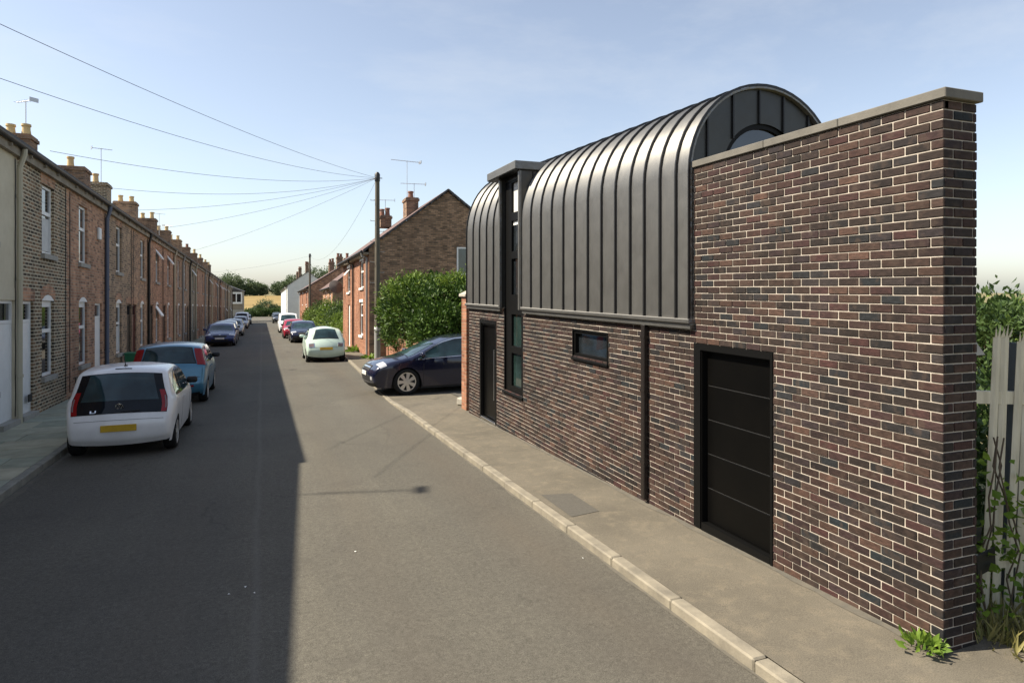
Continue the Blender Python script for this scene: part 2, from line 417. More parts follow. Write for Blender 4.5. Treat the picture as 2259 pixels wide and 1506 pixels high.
M = dict(
    asphalt=mat_asphalt(), pavement=mat_pavement(),
    patch=noisy('pavement_patch_tarmac', (0.072, 0.067, 0.058), (0.092, 0.085, 0.072), 30, 0.9, bump=0.3, bscale=150),
    kerb=noisy('kerb_concrete', (0.15, 0.135, 0.108), (0.27, 0.24, 0.185), 5, 0.85, bump=0.3, bscale=60),
    kerb_grey=noisy('kerb_stone_grey', (0.16, 0.16, 0.14), (0.24, 0.235, 0.2), 7, 0.85, bump=0.3, bscale=60),
    grit=noisy('gutter_grit', (0.13, 0.115, 0.09), (0.085, 0.08, 0.068), 9, 0.95, bump=0.4, bscale=120),
    mortar=noisy('mortar', (0.29, 0.26, 0.22), (0.52, 0.465, 0.40), 7, 0.95, bump=0.3, bscale=150),
    brick=mat_brick(False), brick_j=mat_brick(True),
    coping=noisy('coping_concrete', (0.11, 0.103, 0.09), (0.155, 0.145, 0.125), 5, 0.8, bump=0.25, bscale=60),
    zinc=mat_zinc('weathered_zinc', 0.245, 0.57, 0.82, 0.8),
    zinc_dark=mat_zinc('dark_zinc', 0.075, 0.42),
    seam=mat('seam_zinc_dark', (0.035, 0.035, 0.036), 0.45, 0.6),
    joint=mat('joint_strip_grey', (0.09, 0.09, 0.09), 0.5),
    black=mat('black_powder_coat', (0.004, 0.004, 0.004), 0.5, 0, 0.15),
    black_panel=noisy('black_door_panel', (0.0022, 0.0022, 0.0022), (0.0032, 0.003, 0.0028), 3, 0.35, 0, 0.10),
    steel=mat('brushed_steel', (0.5, 0.5, 0.5), 0.3, 1.0),
    white=noisy('white_upvc', (0.72, 0.72, 0.70), (0.80, 0.80, 0.78), 4, 0.45),
    cream=noisy('cream_render', (0.50, 0.44, 0.32), (0.58, 0.52, 0.39), 3, 0.85, bump=0.2, bscale=30),
    stone=noisy('stone_sill', (0.27, 0.26, 0.23), (0.36, 0.34, 0.30), 8, 0.85),
    slate=noisy('roof_slate', (0.045, 0.045, 0.05), (0.075, 0.07, 0.07), 5, 0.7, bump=0.4, bscale=12),
    tile=noisy('clay_roof_tile', (0.10, 0.065, 0.06), (0.15, 0.095, 0.085), 5, 0.8, bump=0.5, bscale=12),
    pipe_cream=mat('pipe_cream', (0.42, 0.38, 0.28), 0.5), pipe_blue=mat('pipe_blue_grey', (0.10, 0.12, 0.17), 0.5),
    pipe_black=mat('pipe_black', (0.014, 0.013, 0.013), 0.45), pipe_grey=mat('pipe_grey', (0.27, 0.27, 0.26), 0.5),
    pipe_brown=mat('pipe_brown', (0.010, 0.007, 0.006), 0.45),
    gutter=mat('gutter_black', (0.02, 0.02, 0.02), 0.45),
    wood_trim=noisy('eaves_timber', (0.19, 0.16, 0.12), (0.30, 0.26, 0.20), 3, 0.8),
    pot=noisy('chimney_pot_buff', (0.58, 0.44, 0.22), (0.44, 0.33, 0.18), 5, 0.8),
    pot_red=noisy('chimney_pot_red', (0.24, 0.11, 0.07), (0.16, 0.08, 0.06), 5, 0.8),
    pole=noisy('pole_timber', (0.080, 0.068, 0.052), (0.13, 0.115, 0.085), 4, 0.85, stretch=(6, 6, 0.6), bump=0.3, bscale=20),
    alu=mat('aerial_aluminium', (0.45, 0.45, 0.46), 0.4, 0.8),
    wire=mat('cable_grey', (0.10, 0.10, 0.105), 0.6),
    concrete=noisy('old_concrete', (0.30, 0.28, 0.24), (0.40, 0.375, 0.32), 4, 0.9, bump=0.3, bscale=40),
    palisade=noisy('galvanised_palisade', (0.44, 0.40, 0.30), (0.62, 0.57, 0.45), 3, 0.6, 0.0, stretch=(8, 8, 1)),
    palisade_dark=noisy('galvanised_post', (0.12, 0.14, 0.16), (0.18, 0.20, 0.22), 3, 0.5, 0.4),
    rubber=mat('tyre_rubber', (0.012, 0.012, 0.012), 0.85, 0, 0.3),
    alloy=mat('alloy_wheel', (0.62, 0.60, 0.56), 0.32, 0.75),
    under=mat('black_plastic', (0.010, 0.010, 0.011), 0.65),
    chrome=mat('chrome_trim', (0.75, 0.75, 0.75), 0.12, 1.0),
    red_lamp=mat('red_lamp_lens', (0.26, 0.004, 0.006), 0.18), clear_lamp=mat('clear_lamp_lens', (0.55, 0.56, 0.58), 0.08, 0.35),
    grey_lamp=mat('smoked_lamp_lens', (0.20, 0.15, 0.15), 0.1),
    plate_y=noisy('number_plate_yellow', (0.62, 0.40, 0.03), (0.48, 0.30, 0.03), 9, 0.4),
    plate_w=noisy('number_plate_white', (0.70, 0.70, 0.66), (0.52, 0.52, 0.50), 9, 0.4),
    bin=mat('bin_green', (0.02, 0.15, 0.065), 0.5),
    dish=mat('dish_grey', (0.10, 0.09, 0.085), 0.6),
    litter=mat('litter_paper', (0.75, 0.75, 0.72), 0.8),
    bark=noisy('bark', (0.07, 0.05, 0.035), (0.11, 0.085, 0.06), 8, 0.9),
    white_render=noisy('white_render', (0.56, 0.56, 0.54), (0.66, 0.66, 0.63), 1.5, 0.85),
    brown_render=noisy('brown_render', (0.20, 0.17, 0.13), (0.26, 0.22, 0.17), 1.5, 0.85),
    door_red=mat('door_dark_red', (0.09, 0.012, 0.012), 0.35), door_dark=mat('door_dark', (0.016, 0.014, 0.014), 0.4),
    brick_a=mat_brickwork('brickwork_dark_brown', (0.115, 0.083, 0.052), (0.038, 0.030, 0.022), (0.23, 0.14, 0.08), (0.46, 0.40, 0.29), 0.014),
    brick_b=mat_brickwork('brickwork_red', (0.36, 0.185, 0.112), (0.18, 0.10, 0.066), (0.47, 0.265, 0.16), (0.38, 0.30, 0.22), 0.008),
    brick_c=mat_brickwork('brickwork_brown_red', (0.30, 0.175, 0.108), (0.14, 0.092, 0.063), (0.42, 0.26, 0.155), (0.38, 0.30, 0.22), 0.008),
    brick_d=mat_brickwork('brickwork_buff_brown', (0.27, 0.18, 0.115), (0.13, 0.092, 0.062), (0.40, 0.27, 0.165), (0.38, 0.31, 0.23), 0.009),
    brick_ch=mat_brickwork('brickwork_sooty', (0.19, 0.115, 0.075), (0.10, 0.065, 0.048), (0.27, 0.165, 0.10), (0.26, 0.21, 0.16), 0.008),
    brick_or=mat_brickwork('brickwork_orange', (0.26, 0.115, 0.068), (0.19, 0.082, 0.050), (0.32, 0.155, 0.095), (0.24, 0.175, 0.125), 0.007),
    brick_gable=mat_brickwork('brickwork_gable', (0.25, 0.155, 0.095), (0.12, 0.08, 0.052), (0.37, 0.235, 0.145), (0.17, 0.13, 0.095), 0.012),
    leaf_laurel=mat_leaf('leaf_laurel', (0.012, 0.038, 0.007), (0.105, 0.18, 0.026), 0.18),
    leaf_lime=mat_leaf('leaf_light', (0.07, 0.13, 0.018), (0.22, 0.30, 0.05)),
    leaf_tree=mat_leaf('leaf_tree', (0.030, 0.062, 0.016), (0.085, 0.135, 0.035)),
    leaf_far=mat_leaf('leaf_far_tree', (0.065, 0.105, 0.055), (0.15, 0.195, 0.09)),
    leaf_weed=mat_leaf('leaf_weed', (0.08, 0.16, 0.02), (0.24, 0.34, 0.05), 0.4),
    grass_dry=mat_leaf('grass_dry', (0.14, 0.15, 0.04), (0.42, 0.36, 0.15), 0.3),
)

def mat_flag():
    m = mat('flagstone', rough=0.8, spec=0.35); t = NT(m)
    c = t.ramp(t.new('ObjectInfo').outputs['Random'], [(0, (0.24, 0.26, 0.20)), (0.35, (0.34, 0.335, 0.25)), (0.7, (0.28, 0.31, 0.25)), (1, (0.40, 0.375, 0.275))])
    c = t.mix(0.8, c, t.ramp(t.noise(3.5, 5, 0.65, t.pos()), [(0.3, 0.72), (0.7, 1.2)]), 'MULTIPLY')
    t.col(c); t.bump(t.noise(40, 4, 0.6, t.pos()), 0.25, 0.006)
    return m
M['flag'] = mat_flag()

def mat_glass(name, tint, rough=0.04, spec=0.8, coat=0.5):
    m = mat(name, tint, rough, 0, spec); t = NT(m)
    m.node_tree.nodes['Principled BSDF'].inputs['Coat Weight'].default_value = coat
    m.node_tree.nodes['Principled BSDF'].inputs['Coat Roughness'].default_value = 0.02
    t.col(t.mix(1.0, tint, t.ramp(t.noise(2.2, 3, 0.5, t.pos()), [(0.35, 0.55), (0.65, 1.5)]), 'MULTIPLY'))
    t.bump(t.noise(1.5, 2, 0.5, t.pos()), 0.03, 0.05)
    return m
M['glass'] = mat_glass('window_glass', (0.012, 0.015, 0.018))
M['glass_car'] = mat_glass('car_glass', (0.006, 0.008, 0.011), spec=0.3, coat=0.0)
M['glass_teal'] = mat_glass('car_glass_teal', (0.022, 0.045, 0.052), spec=0.5, coat=0.1)
M['glass_green'] = mat_glass('window_glass_green', (0.014, 0.028, 0.026))
M['curtain'] = noisy('net_curtain', (0.50, 0.50, 0.48), (0.62, 0.62, 0.60), 5, 0.8)

def mat_ground():
    m = mat('rough_ground', rough=0.95, spec=0.15); t = NT(m); p = t.pos()
    c = t.ramp(t.noise(0.5, 5, 0.65, p), [(0.3, (0.13, 0.12, 0.06)), (0.55, (0.20, 0.175, 0.095)), (0.75, (0.105, 0.13, 0.045))])
    c = t.mix(0.7, c, t.ramp(t.noise(18, 4, 0.7, p), [(0.3, 0.6), (0.7, 1.4)]), 'MULTIPLY')
    t.col(c); t.bump(t.noise(30, 4, 0.6, p), 0.5, 0.02)
    return m
M['ground'] = mat_ground()

def mat_field():
    m = mat('stubble_field', rough=0.95, spec=0.1); t = NT(m); p = t.pos()
    c = t.ramp(t.noise(0.03, 5, 0.65, p), [(0.3, (0.20, 0.145, 0.062)), (0.7, (0.29, 0.215, 0.093))])
    c = t.mix(0.5, c, t.ramp(t.noise(0.25, 4, 0.6, t.scale(p, (0.3, 1, 1))), [(0.3, 0.75), (0.7, 1.2)]), 'MULTIPLY')
    t.col(c)
    return m
M['field'] = mat_field()

def gz(y):                                     # road level
    return -SL * y
def kx(y):                                     # right-hand kerb line
    return float(np.interp(y, [-40, 16, 27, 31, 400], [2.90, 2.86, 3.34, 3.5, 3.5]))
def hp(y):                                     # pavement height above the road, dropped at the driveway
    return float(np.interp(y, [-40, 14.6, 15.6, 20.6, 21.6, 400], [0.075, 0.075, 0.03, 0.03, 0.075, 0.075]))
WX, TX = 4.03, -4.5                            # building line right, terrace line left

# ------------------------------------------------------------------ ground, road, pavements
def build_ground():
    xs = [-700, -300, -120, -60, -30, -15, -5, 0, 5, 15, 30, 60, 120, 300, 700]
    ys = [-120, -60, -30, 0, 30, 60, 100, 150, 192, 205, 240, 300, 360, 430, 600, 1000]
    def tz(x, y):
        if y <= 192: return gz(y) - 0.10
        if y <= 430: return gz(192) - 0.10 + (y - 192) / 238.0 * 3.4
        return gz(192) - 0.10 + 3.4 + (y - 430) * 0.004
    P = [[(x, y, tz(x, y)) for y in ys] for x in xs]
    g = MB().grid(P, len(xs), len(ys)).build('terrain', M['ground'], smooth=True)
    fixn(g); tag(g, kind='structure')
    P = [[(x, y, tz(x, y) + 0.06) for y in [206, 240, 300, 360, 428]] for x in [-110, -40, 10, 60, 160]]
    fl = MB().grid(P, 5, 5).build('field', M['field']); fixn(fl); tag(fl, kind='structure')
    ys = list(np.linspace(-40, 190, 120))
    P = [[(x if x is not None else kx(y) - 0.0, y, gz(y)) for x in (-2.93, -1.0, 1.0, None)] for y in ys]
    r = MB().grid(P, len(ys), 4).build('road', M['asphalt']); fixn(r); tag(r, kind='structure')
    # right pavement
    ys = sorted(list(np.linspace(-40, 190, 116)) + [14.6, 15.6, 20.6, 21.6])
    P = []
    for y in ys:
        xr = 4.62 if y > 13.2 else 4.5
        P.append([(kx(y) + 0.108, y, gz(y) + hp(y)), (xr, y, gz(y) + hp(y))])
    pv = MB().grid(P, len(ys), 2).build('pavement', M['pavement']); fixn(pv); tag(pv, kind='structure')
    # driveway apron behind the pavement
    ys = [13.9, 17, 20.4]
    P = [[(x, y, gz(y) + hp(y) + 0.004) for x in (4.58, 7, 11)] for y in ys]
    d = MB().grid(P, 3, 3).build('driveway', M['patch']); fixn(d); tag(d, kind='structure')
    # repaired patch in the pavement
    q = [(3.06, 7.10), (3.42, 7.02), (3.40, 6.30), (3.04, 6.24)]
    pt = raw('pavement_patch', [(x, y, gz(y) + hp(y) + 0.004) for x, y in q], [(0, 1, 2, 3)], M['patch']); fixn(pt); tag(pt, kind='structure')
    # grit along the foot of the right kerb and along the building foot
    mb = MB()
    ys = np.arange(-2, 60, 0.25)
    a = 0.015 + 0.03 * rng.random(len(ys))
    P = [[(kx(y) - w, y, gz(y) + 0.004), (kx(y) + 0.0, y, gz(y) + 0.006)] for y, w in zip(ys, a)]
    mb.grid(P, len(ys), 2)
    ys = np.arange(2.9, 13.4, 0.2); a = 0.03 + 0.05 * rng.random(len(ys))
    P = [[(WX - w, y, gz(y) + hp(y) + 0.004), (WX + 0.02, y, gz(y) + hp(y) + 0.012)] for y, w in zip(ys, a)]
    mb.grid(P, len(ys), 2)
    ys = np.arange(4, 60, 0.25); a = 0.05 + 0.07 * rng.random(len(ys))
    P = [[(-2.93, y, gz(y) + 0.006), (-2.93 + w, y, gz(y) + 0.004)] for y, w in zip(ys, a)]
    mb.grid(P, len(ys), 2)
    gr = mb.build('gutter_grit', M['grit']); fixn(gr); tag(gr, 'sandy grit gathered along the kerbs and wall foot', 'grit', kind='stuff')

    # kerbs
    def kerb(side):
        root = empty('kerb'); tag(root, kind='structure')
        me_ = MB().bev(-0.0625, 0.0500, 0.004, 0.896, -0.15, 0.0, 0.012)
        base = None
        y = -3.0 if side > 0 else 4.0
        m_ = M['kerb'] if side > 0 else M['kerb_grey']
        while y < 44:
            ya, yb = y, y + 0.9
            if base is None:
                base = me_.build('kerb_stone', m_, root).data
                o = [c for c in root.children][-1]
            else:
                o = inst('kerb_stone', base, root)
            if side > 0:
                xa, xb = kx(ya) + 0.0625, kx(yb) + 0.0625
                za, zb = gz(ya) + hp(ya) + 0.006, gz(yb) + hp(yb) + 0.006
            else:
                xa = xb = -2.93 - 0.0625
                za, zb = gz(ya) + 0.106, gz(yb) + 0.106
            o.location = (xa + random.uniform(-.004, .004), ya, za + random.uniform(-.004, .003))
            o.rotation_euler = (math.atan2(zb - za, 0.9), random.uniform(-.02, .02), -math.atan2(xb - xa, 0.9) + random.uniform(-.004, .004))
            y += 0.9
        ys_ = [44.0, 60, 90, 130, 190]
        mb = MB()
        for a0, b0 in zip(ys_[:-1], ys_[1:]):
            xa, xb = ((kx(a0), kx(b0)) if side > 0 else (-3.055, -3.055))
            mb.add([(xa, a0, gz(a0) - .1), (xa + .125, a0, gz(a0) - .1), (xb + .125, b0, gz(b0) - .1), (xb, b0, gz(b0) - .1),
                    (xa, a0, gz(a0) + .106), (xa + .125, a0, gz(a0) + .106), (xb + .125, b0, gz(b0) + .106), (xb, b0, gz(b0) + .106)],
                   [(4, 5, 6, 7), (0, 4, 7, 3), (1, 2, 6, 5)])
        mb.build('kerb_run', m_, root)
    kerb(1); kerb(-1)

    # left pavement: bed plus flagstones
    ys = [-40, 190]
    P = [[(-5.2, y, gz(y) + 0.078), (-3.05, y, gz(y) + 0.078)] for y in ys]
    b = MB().grid(P, 2, 2).build('flagged_pavement', M['grit']); fixn(b); tag(b, kind='structure')
    y = 6.0; n = 0
    while y < 46:
        dy = random.choice([0.6, 0.75, 0.9])
        cuts = [-4.5] + sorted(random.sample([-4.05, -3.9, -3.75, -3.6, -3.5], 1)) + [-3.06]
        for a0, b0 in zip(cuts[:-1], cuts[1:]):
            mb = MB().bev(a0 + .006, b0 - .006, 0.006, dy - .006, -0.04, random.uniform(-.004, .004), 0.006)
            mb.build('flagstone', M['flag'], b, shear=True, loc=(0, y, gz(y) + 0.102)); n += 1
        y += dy
    P = [[(-4.52, y, gz(y) + 0.1), (-3.06, y, gz(y) + 0.1)] for y in (46.1, 190)]
    MB().grid(P, 2, 2).build('flagged_run', M['flag'], b)
build_ground()

# ------------------------------------------------------------------ the new house of dark brick with the zinc barrel roof
BY0, BY1 = 5.50, 13.15             # barrel from / to along the street
WY0 = 2.92                         # near end of the front wall
def brz(y): return 0.95 + 0.040 * (y - BY0)     # rise of the vault
def bcz(y): return 3.47 - 0.006 * (y - BY0)     # springing level
BCX, BRX, BFX = 4.95, 0.955, 3.995              # vault axis, half width, face

def build_modern():
    root = empty('modern_house', (WX, WY0, gz(WY0) + 0.1))
    tag(root, 'dark brick house with black zinc barrel roof and long plain wall beside the pavement', 'house')
    org = Vector(root.location)
    def B(mb, name, m, parent=root, smooth=False, sharp=40):
        off = org if parent is root else org
        mb.v = [(x - off.x, y - off.y, z - off.z) for x, y, z in mb.v]
        return mb.build(name, m, parent, smooth=smooth, sharp=sharp)
    OPEN = dict(door=(11.43, 12.38, -1.0, 1.69), tall=(10.10, 11.02, 0.50, 2.2), small=(7.24, 8.22, 1.36, 1.74), garage=(4.41, 5.47, -1.0, 1.75))
    op = list(OPEN.values())
    # mortar-coloured core, set back behind the brick faces, with the openings left free
    x0, x1 = WX + 0.0055, WX + 0.31 - 0.009
    def cells(ya, yb, za, zb):
        ys = sorted({ya, yb} | {q for o in op for q in o[:2] if ya < q < yb})
        zs = sorted({za, zb} | {q for o in op for q in o[2:] if za < q < zb})
        mb = MB()
        for a, b in zip(ys[:-1], ys[1:]):
            for c, d in zip(zs[:-1], zs[1:]):
                my, mz = (a + b) / 2, (c + d) / 2
                if any(o[0] < my < o[1] and o[2] < mz < o[3] for o in op): continue
                mb.box(x0, x1, a, b, c, d)
        return mb
    c = cells(WY0 + .0055, 5.52, -0.6, 3.5); c2 = cells(5.52, 13.13, -0.6, 2.02)
    c.add(c2.v, c2.f)
    B(c, 'wall_core', M['mortar'])
    # the body of the house behind the front wall
    mb = MB(); mb.box(x1 + .02, BCX + BRX - .03, BY0 + .16, 13.10, -0.6, 3.3); B(mb, 'house_body', M['black_panel'])
    # bricks
    CH, BL, J = 0.0622, 0.182, 0.0085
    items = []                     # (face, a, b, z)
    z = -0.60; row = 0
    while z < 3.5 - 0.02:
        ztop = min(z + CH - J, 3.495)
        mz = z + CH / 2
        yend = 5.50 if mz > 1.97 else 13.14
        off = [0.0, 0.5][row % 2] * BL
        y = WY0 - off
        while y < yend:
            a, b = max(y, WY0), min(y + BL - J, yend)
            y += BL
            segs = [(a, b)]
            for o in op:
                if o[2] < mz < o[3]:
                    ns = []
                    for (p, q) in segs:
                        if q <= o[0] or p >= o[1]: ns.append((p, q))
                        else:
                            if p < o[0]: ns.append((p, o[0] - 0.002))
                            if q > o[1]: ns.append((o[1] + 0.002, q))
                    segs = ns
            for (p, q) in segs:
                if q - p > 0.025 and ztop > gz(p) - 0.05: items.append(('f', p, q, z, ztop))
        if ztop > gz(3) - 0.05:
            off = [0.5, 0.0][row % 2] * BL * 0.9
            x = WX - off
            first = True
            while x < WX + 0.31:
                a, b = max(x, WX + 0.013 if True else 0), min(x + BL - J, WX + 0.309)
                x += BL
                if b - a > 0.02: items.append(('e', a, b, z, ztop))
        z += CH; row += 1
    def near(it):
        if it[0] == 'f': p = Vector((WX, (it[1] + it[2]) / 2, (it[3] + it[4]) / 2))
        else: p = Vector(((it[1] + it[2]) / 2, WY0, (it[3] + it[4]) / 2))
        if it[4] < 0.06 and it[0] == 'f' and it[4] < gz(it[1]) + 0.1: return 1e9
        return (p - Vector((0, 0, 2.3))).length
    items.sort(key=near)
    cache = {}
    joined = MB()
    def geo(mb, it, o=(0, 0, 0), jit=0.0):
        face, a, b, za, zb = it
        if face == 'f': mb.bev(WX - jit - o[0], WX + 0.05 - o[0], a - o[1], b - o[1], za - o[2], zb - o[2], 0.0035)
        else: mb.bev(a - o[0], b - o[0], WY0 - jit - o[1], WY0 + 0.012 - o[1] + 0.03, za - o[2], zb - o[2], 0.0035)
    for i, it in enumerate(items):
        jit = random.uniform(-0.001, 0.004)
        if i < 300:
            key = (it[0], round(it[2] - it[1], 3), round(it[4] - it[3], 3))
            pos = Vector((WX, it[1], it[3])) if it[0] == 'f' else Vector((it[1], WY0, it[3]))
            if key not in cache:
                mb = MB(); geo(mb, it, pos)
                cache[key] = mb.build('brick', M['brick'], root, loc=pos - org).data
            else:
                o = inst('brick', cache[key], root, pos - org + Vector((-jit, 0, 0) if it[0] == 'f' else (0, -jit, 0)))
        else:
            geo(joined, it, (0, 0, 0), jit)
    bo = B(joined, 'brickwork', M['brick_j']); tag(bo, kind='stuff')

    # coping in lengths
    cy = [WY0 - 0.030, 3.72, 4.50, 5.50]
    for a, b in zip(cy[:-1], cy[1:]):
        mb = MB(); mb.bev(WX - 0.022, WX + 0.332, a + (0.002 if a > 3 else 0), b - 0.002, 3.505, 3.570, 0.005)
        B(mb, 'coping_stone', M['coping'])

    # barrel roof: panels and standing seams
    seams = [5.50, 5.73, 6.02, 6.33, 6.63, 6.97, 7.32, 7.69, 8.07, 8.44, 8.84, 9.24, 9.64, 10.06, 10.40, 10.75, 11.06, 11.45, 11.85, 12.28, 12.70, 13.15]
    def prof(y, off=0.0, n=26, zl=1.985, cut=False):
        pts = [] if cut else [(BFX - off, zl), (BFX - off, (zl + bcz(y)) / 2)]
        for k in range(n + 1):
            a = math.pi - math.pi * k / n
            if cut and a > rad(128): continue
            pts.append((BCX + (BRX + off) * math.cos(a), bcz(y) + (brz(y) + off) * math.sin(a)))
        pts += [(BCX + BRX + off, zl)]
        return pts
    roof = empty('barrel_roof', (0, 0, 0), root)
    for a, b in zip(seams[:-1], seams[1:]):
        mb = MB()
        cut = a > 10.05 and b < 11.07          # the dormer stands here, the panels start behind it
        P = []
        for y in (a, (a + b) / 2, b):
            P.append([(x, y, z) for x, z in prof(y, cut=cut)])
        mb.grid(P, 3, len(P[0]))
        Q = [[(x, y, z) for x, z in prof(y, -0.02, cut=cut)] for y in (a, b)]
        mb.grid([Q[1], Q[0]], 2, len(Q[0]))
        mb.grid([P[0], Q[0]], 2, len(P[0])); mb.grid([Q[1], P[2]], 2, len(P[0]))
        o = B(mb, 'roof_panel', M['zinc'], roof, smooth=True, sharp=40)
        fixn(o)
    for y in seams:
        w = 0.010
        ya, yb = max(y - w, BY0 - 0.002), min(y + w, BY1 + 0.002)
        cut = 10.05 < y < 11.07
        inner = prof(y, 0.002, cut=cut); outer = prof(y, 0.028, cut=cut)
        P = [[(x, ya, z) for x, z in inner], [(x, ya, z) for x, z in outer], [(x, yb, z) for x, z in outer], [(x, yb, z) for x, z in inner]]
        mb = MB(); mb.grid(P, 4, len(inner))
        o = B(mb, 'standing_seam', M['seam'], roof, smooth=True, sharp=40); fixn(o)
    # lower edge flashings, either side of the window strip
    for a, b in ((5.47, 10.02), (11.08, 13.17)):
        mb = MB(); mb.bev(BFX - 0.05, WX + 0.02, a, b, 1.955, 2.0, 0.006); mb.box(BFX - 0.02, WX + 0.01, a + .01, b - .01, 1.90, 1.954)
        B(mb, 'eaves_flashing', M['zinc'])
    # end gable with round window
    gy = BY0 + 0.05
    n = 48; rw, zw = 0.52, 3.52
    mb = MB()
    out = []; inn = []
    for k in range(n + 1):
        a = math.pi - math.pi * k / n
        out.append((BCX + (BRX - .025) * math.cos(a), gy, bcz(BY0) + (brz(BY0) - .025) * math.sin(a)))
        inn.append((BCX + rw * math.cos(a), gy, zw + rw * math.sin(a)))
    mb.grid([out, inn], 2, n + 1)
    inn2 = [(x, gy + 0.10, z) for x, y, z in inn]
    mb.grid([inn, inn2], 2, n + 1)
    mb.box(BCX - BRX + .03, BCX + BRX - .03, gy, gy + .1, 1.9, zw - .02)
    g = B(mb, 'gable_cladding', M['zinc_dark']); fixn(g)
    for xo in (-0.72, -0.40, -0.06, 0.26, 0.60):
        zt = bcz(BY0) + (brz(BY0) - .03) * math.sqrt(1 - (xo / BRX) ** 2)
        zb = zw + math.sqrt(max(0, rw * rw - xo * xo)) if abs(xo) < rw else 3.3
        mb = MB(); mb.box(BCX + xo - .009, BCX + xo + .009, gy - 0.022, gy + .003, zb, zt - .004); B(mb, 'gable_seam', M['seam'])
    win = MB()
    win.lathe([(rw - .001, 0.02), (rw - .05, 0.02), (rw - .05, 0.07), (rw - .001, 0.07)], (BCX, gy, zw), 'y', 40)
    w = B(win, 'round_window', M['black']); fixn(w)
    mb = MB(); mb.prism([(BCX + (rw - .045) * math.cos(2 * math.pi * k / 40), zw + (rw - .045) * math.sin(2 * math.pi * k / 40)) for k in range(40)], 'y', gy + .045, gy + .06)
    B(mb, 'pane', M['glass'], w)

    # far end wall behind the barrel
    mb = MB(); mb.prism([(x, z) for x, z in prof(BY1, -.03)], 'y', 13.02, 13.12); g2 = B(mb, 'far_gable', M['zinc_dark']); fixn(g2)

    # tall window strip with its dormer head
    ya, yb = 10.06, 11.06; fx = WX - 0.075
    dr = MB()
    dr.box(fx, 5.0, ya, ya + .045, 1.97, 4.26); dr.box(fx, 5.0, yb - .045, yb, 1.97, 4.26)
    dr.box(fx + .10, 5.0, ya + .045, yb - .045, 4.18, 4.26)
    d = B(dr, 'dormer', M['zinc_dark'])
    for xo in (0.24, 0.55):
        mb = MB(); mb.box(fx + xo - .008, fx + xo + .008, ya - .018, ya + .002, 2.6, 4.25); B(mb, 'cheek_seam', M['seam'], d)
    mb = MB(); mb.bev(fx - 0.012, fx + 0.03, ya - .006, ya + .051, 1.95, 4.255, .004); B(mb, 'jamb_trim', M['zinc'], d)
    mb = MB(); mb.bev(fx - 0.012, fx + 0.03, yb - .051, yb + .006, 1.95, 4.255, .004); B(mb, 'jamb_trim', M['zinc'], d)
    mb = MB(); mb.bev(fx - 0.10, 5.02, ya - .05, yb + .38, 4.265, 4.40, .006); B(mb, 'dormer_cap', M['zinc'], d)
    mb = MB(); mb.box(fx - 0.085, 5.0, ya - .035, yb + .365, 4.255, 4.2645); B(mb, 'cap_soffit', M['black'], d)
    fr = MB(); gx = WX + 0.06
    A, Bq = ya + .05, yb - .05
    fr.box(gx - .03, gx + .05, A, A + .14, 0.50, 4.2); fr.box(gx - .03, gx + .05, Bq - .30, Bq, 0.50, 4.2)
    bars = [(0.50, 0.62), (1.19, 1.31), (1.86, 2.20), (2.82, 2.95), (3.48, 3.62), (4.14, 4.20)]
    for (p, q) in bars: fr.box(gx - .031, gx + .049, A + .14, Bq - .30, p, q)
    tw = B(fr, 'tall_window', M['black'])
    for k, ((_, p), (q, _)) in enumerate(zip(bars[:-1], bars[1:])):
        mb = MB(); mb.box(gx + .01, gx + .022, A + .142, Bq - .302, p + .002, q - .002)
        B(mb, 'pane', [M['glass_green'], M['glass_green'], M['glass'], M['glass'], M['curtain']][k], tw)
    mb = MB(); mb.box(gx + .004, gx + .0085, A + .145, Bq - .305, 3.405, 3.475); B(mb, 'roller_blind', M['white'], tw)
    mb = MB(); mb.bev(WX - .03, gx - .031, A - .03, Bq + .03, 0.46, 0.50, .004); B(mb, 'sill', M['black'], tw)
    mb = MB(); mb.box(WX + .002, gx - .032, A - .005, A + .03, .502, 1.96); mb.box(WX + .002, gx - .032, Bq - .03, Bq + .005, .502, 1.96); B(mb, 'reveal_lining', M['black'], tw)

    # entrance door
    a, b = 11.43, 12.38; zf = gz(11.9) + 0.13
    fr = MB(); fr.box(WX + .01, WX + .10, a, a + .05, zf, 1.69); fr.box(WX + .01, WX + .10, b - .09, b, zf, 1.69); fr.box(WX + .01, WX + .10, a + .05, b - .09, 1.60, 1.69)
    fr.box(WX - .010, WX + .009, a - .008, a + .03, zf, 1.70); fr.box(WX - .010, WX + .009, b - .07, b + .012, zf, 1.70); fr.box(WX - .0105, WX + .0085, a + .03, b - .07, 1.63, 1.70)
    dd = B(fr, 'entrance_door', M['black'])
    mb = MB(); mb.bev(WX + .055, WX + .095, a + .052, b - .092, zf + .03, 1.598, .003); B(mb, 'door_leaf', M['black_panel'], dd)
    mb = MB(); mb.tube([(WX + .012, a + .15, zf + .42), (WX + .012, a + .15, 1.16)], .013, 10)
    mb.tube([(WX + .012, a + .15, zf + .55), (WX + .06, a + .15, zf + .55)], .008, 8); mb.tube([(WX + .012, a + .15, 1.05), (WX + .06, a + .15, 1.05)], .008, 8)
    B(mb, 'pull_handle', M['steel'], dd, smooth=True)
    mb = MB(); mb.bev(WX - .012, WX + .054, a + .03, b - .07, zf - .03, zf + .012, .003); B(mb, 'threshold', M['steel'], dd)

    # small window
    a, b, p, q = OPEN['small']
    fr = MB()
    for (s_, e_, lo, hi) in ((a, a + .05, p, q), (b - .05, b, p, q), (a + .05, b - .05, p, p + .06), (a + .05, b - .05, q - .05, q)): fr.box(WX + .01, WX + .10, s_, e_, lo, hi)
    sw = B(fr, 'small_window', M['black'])
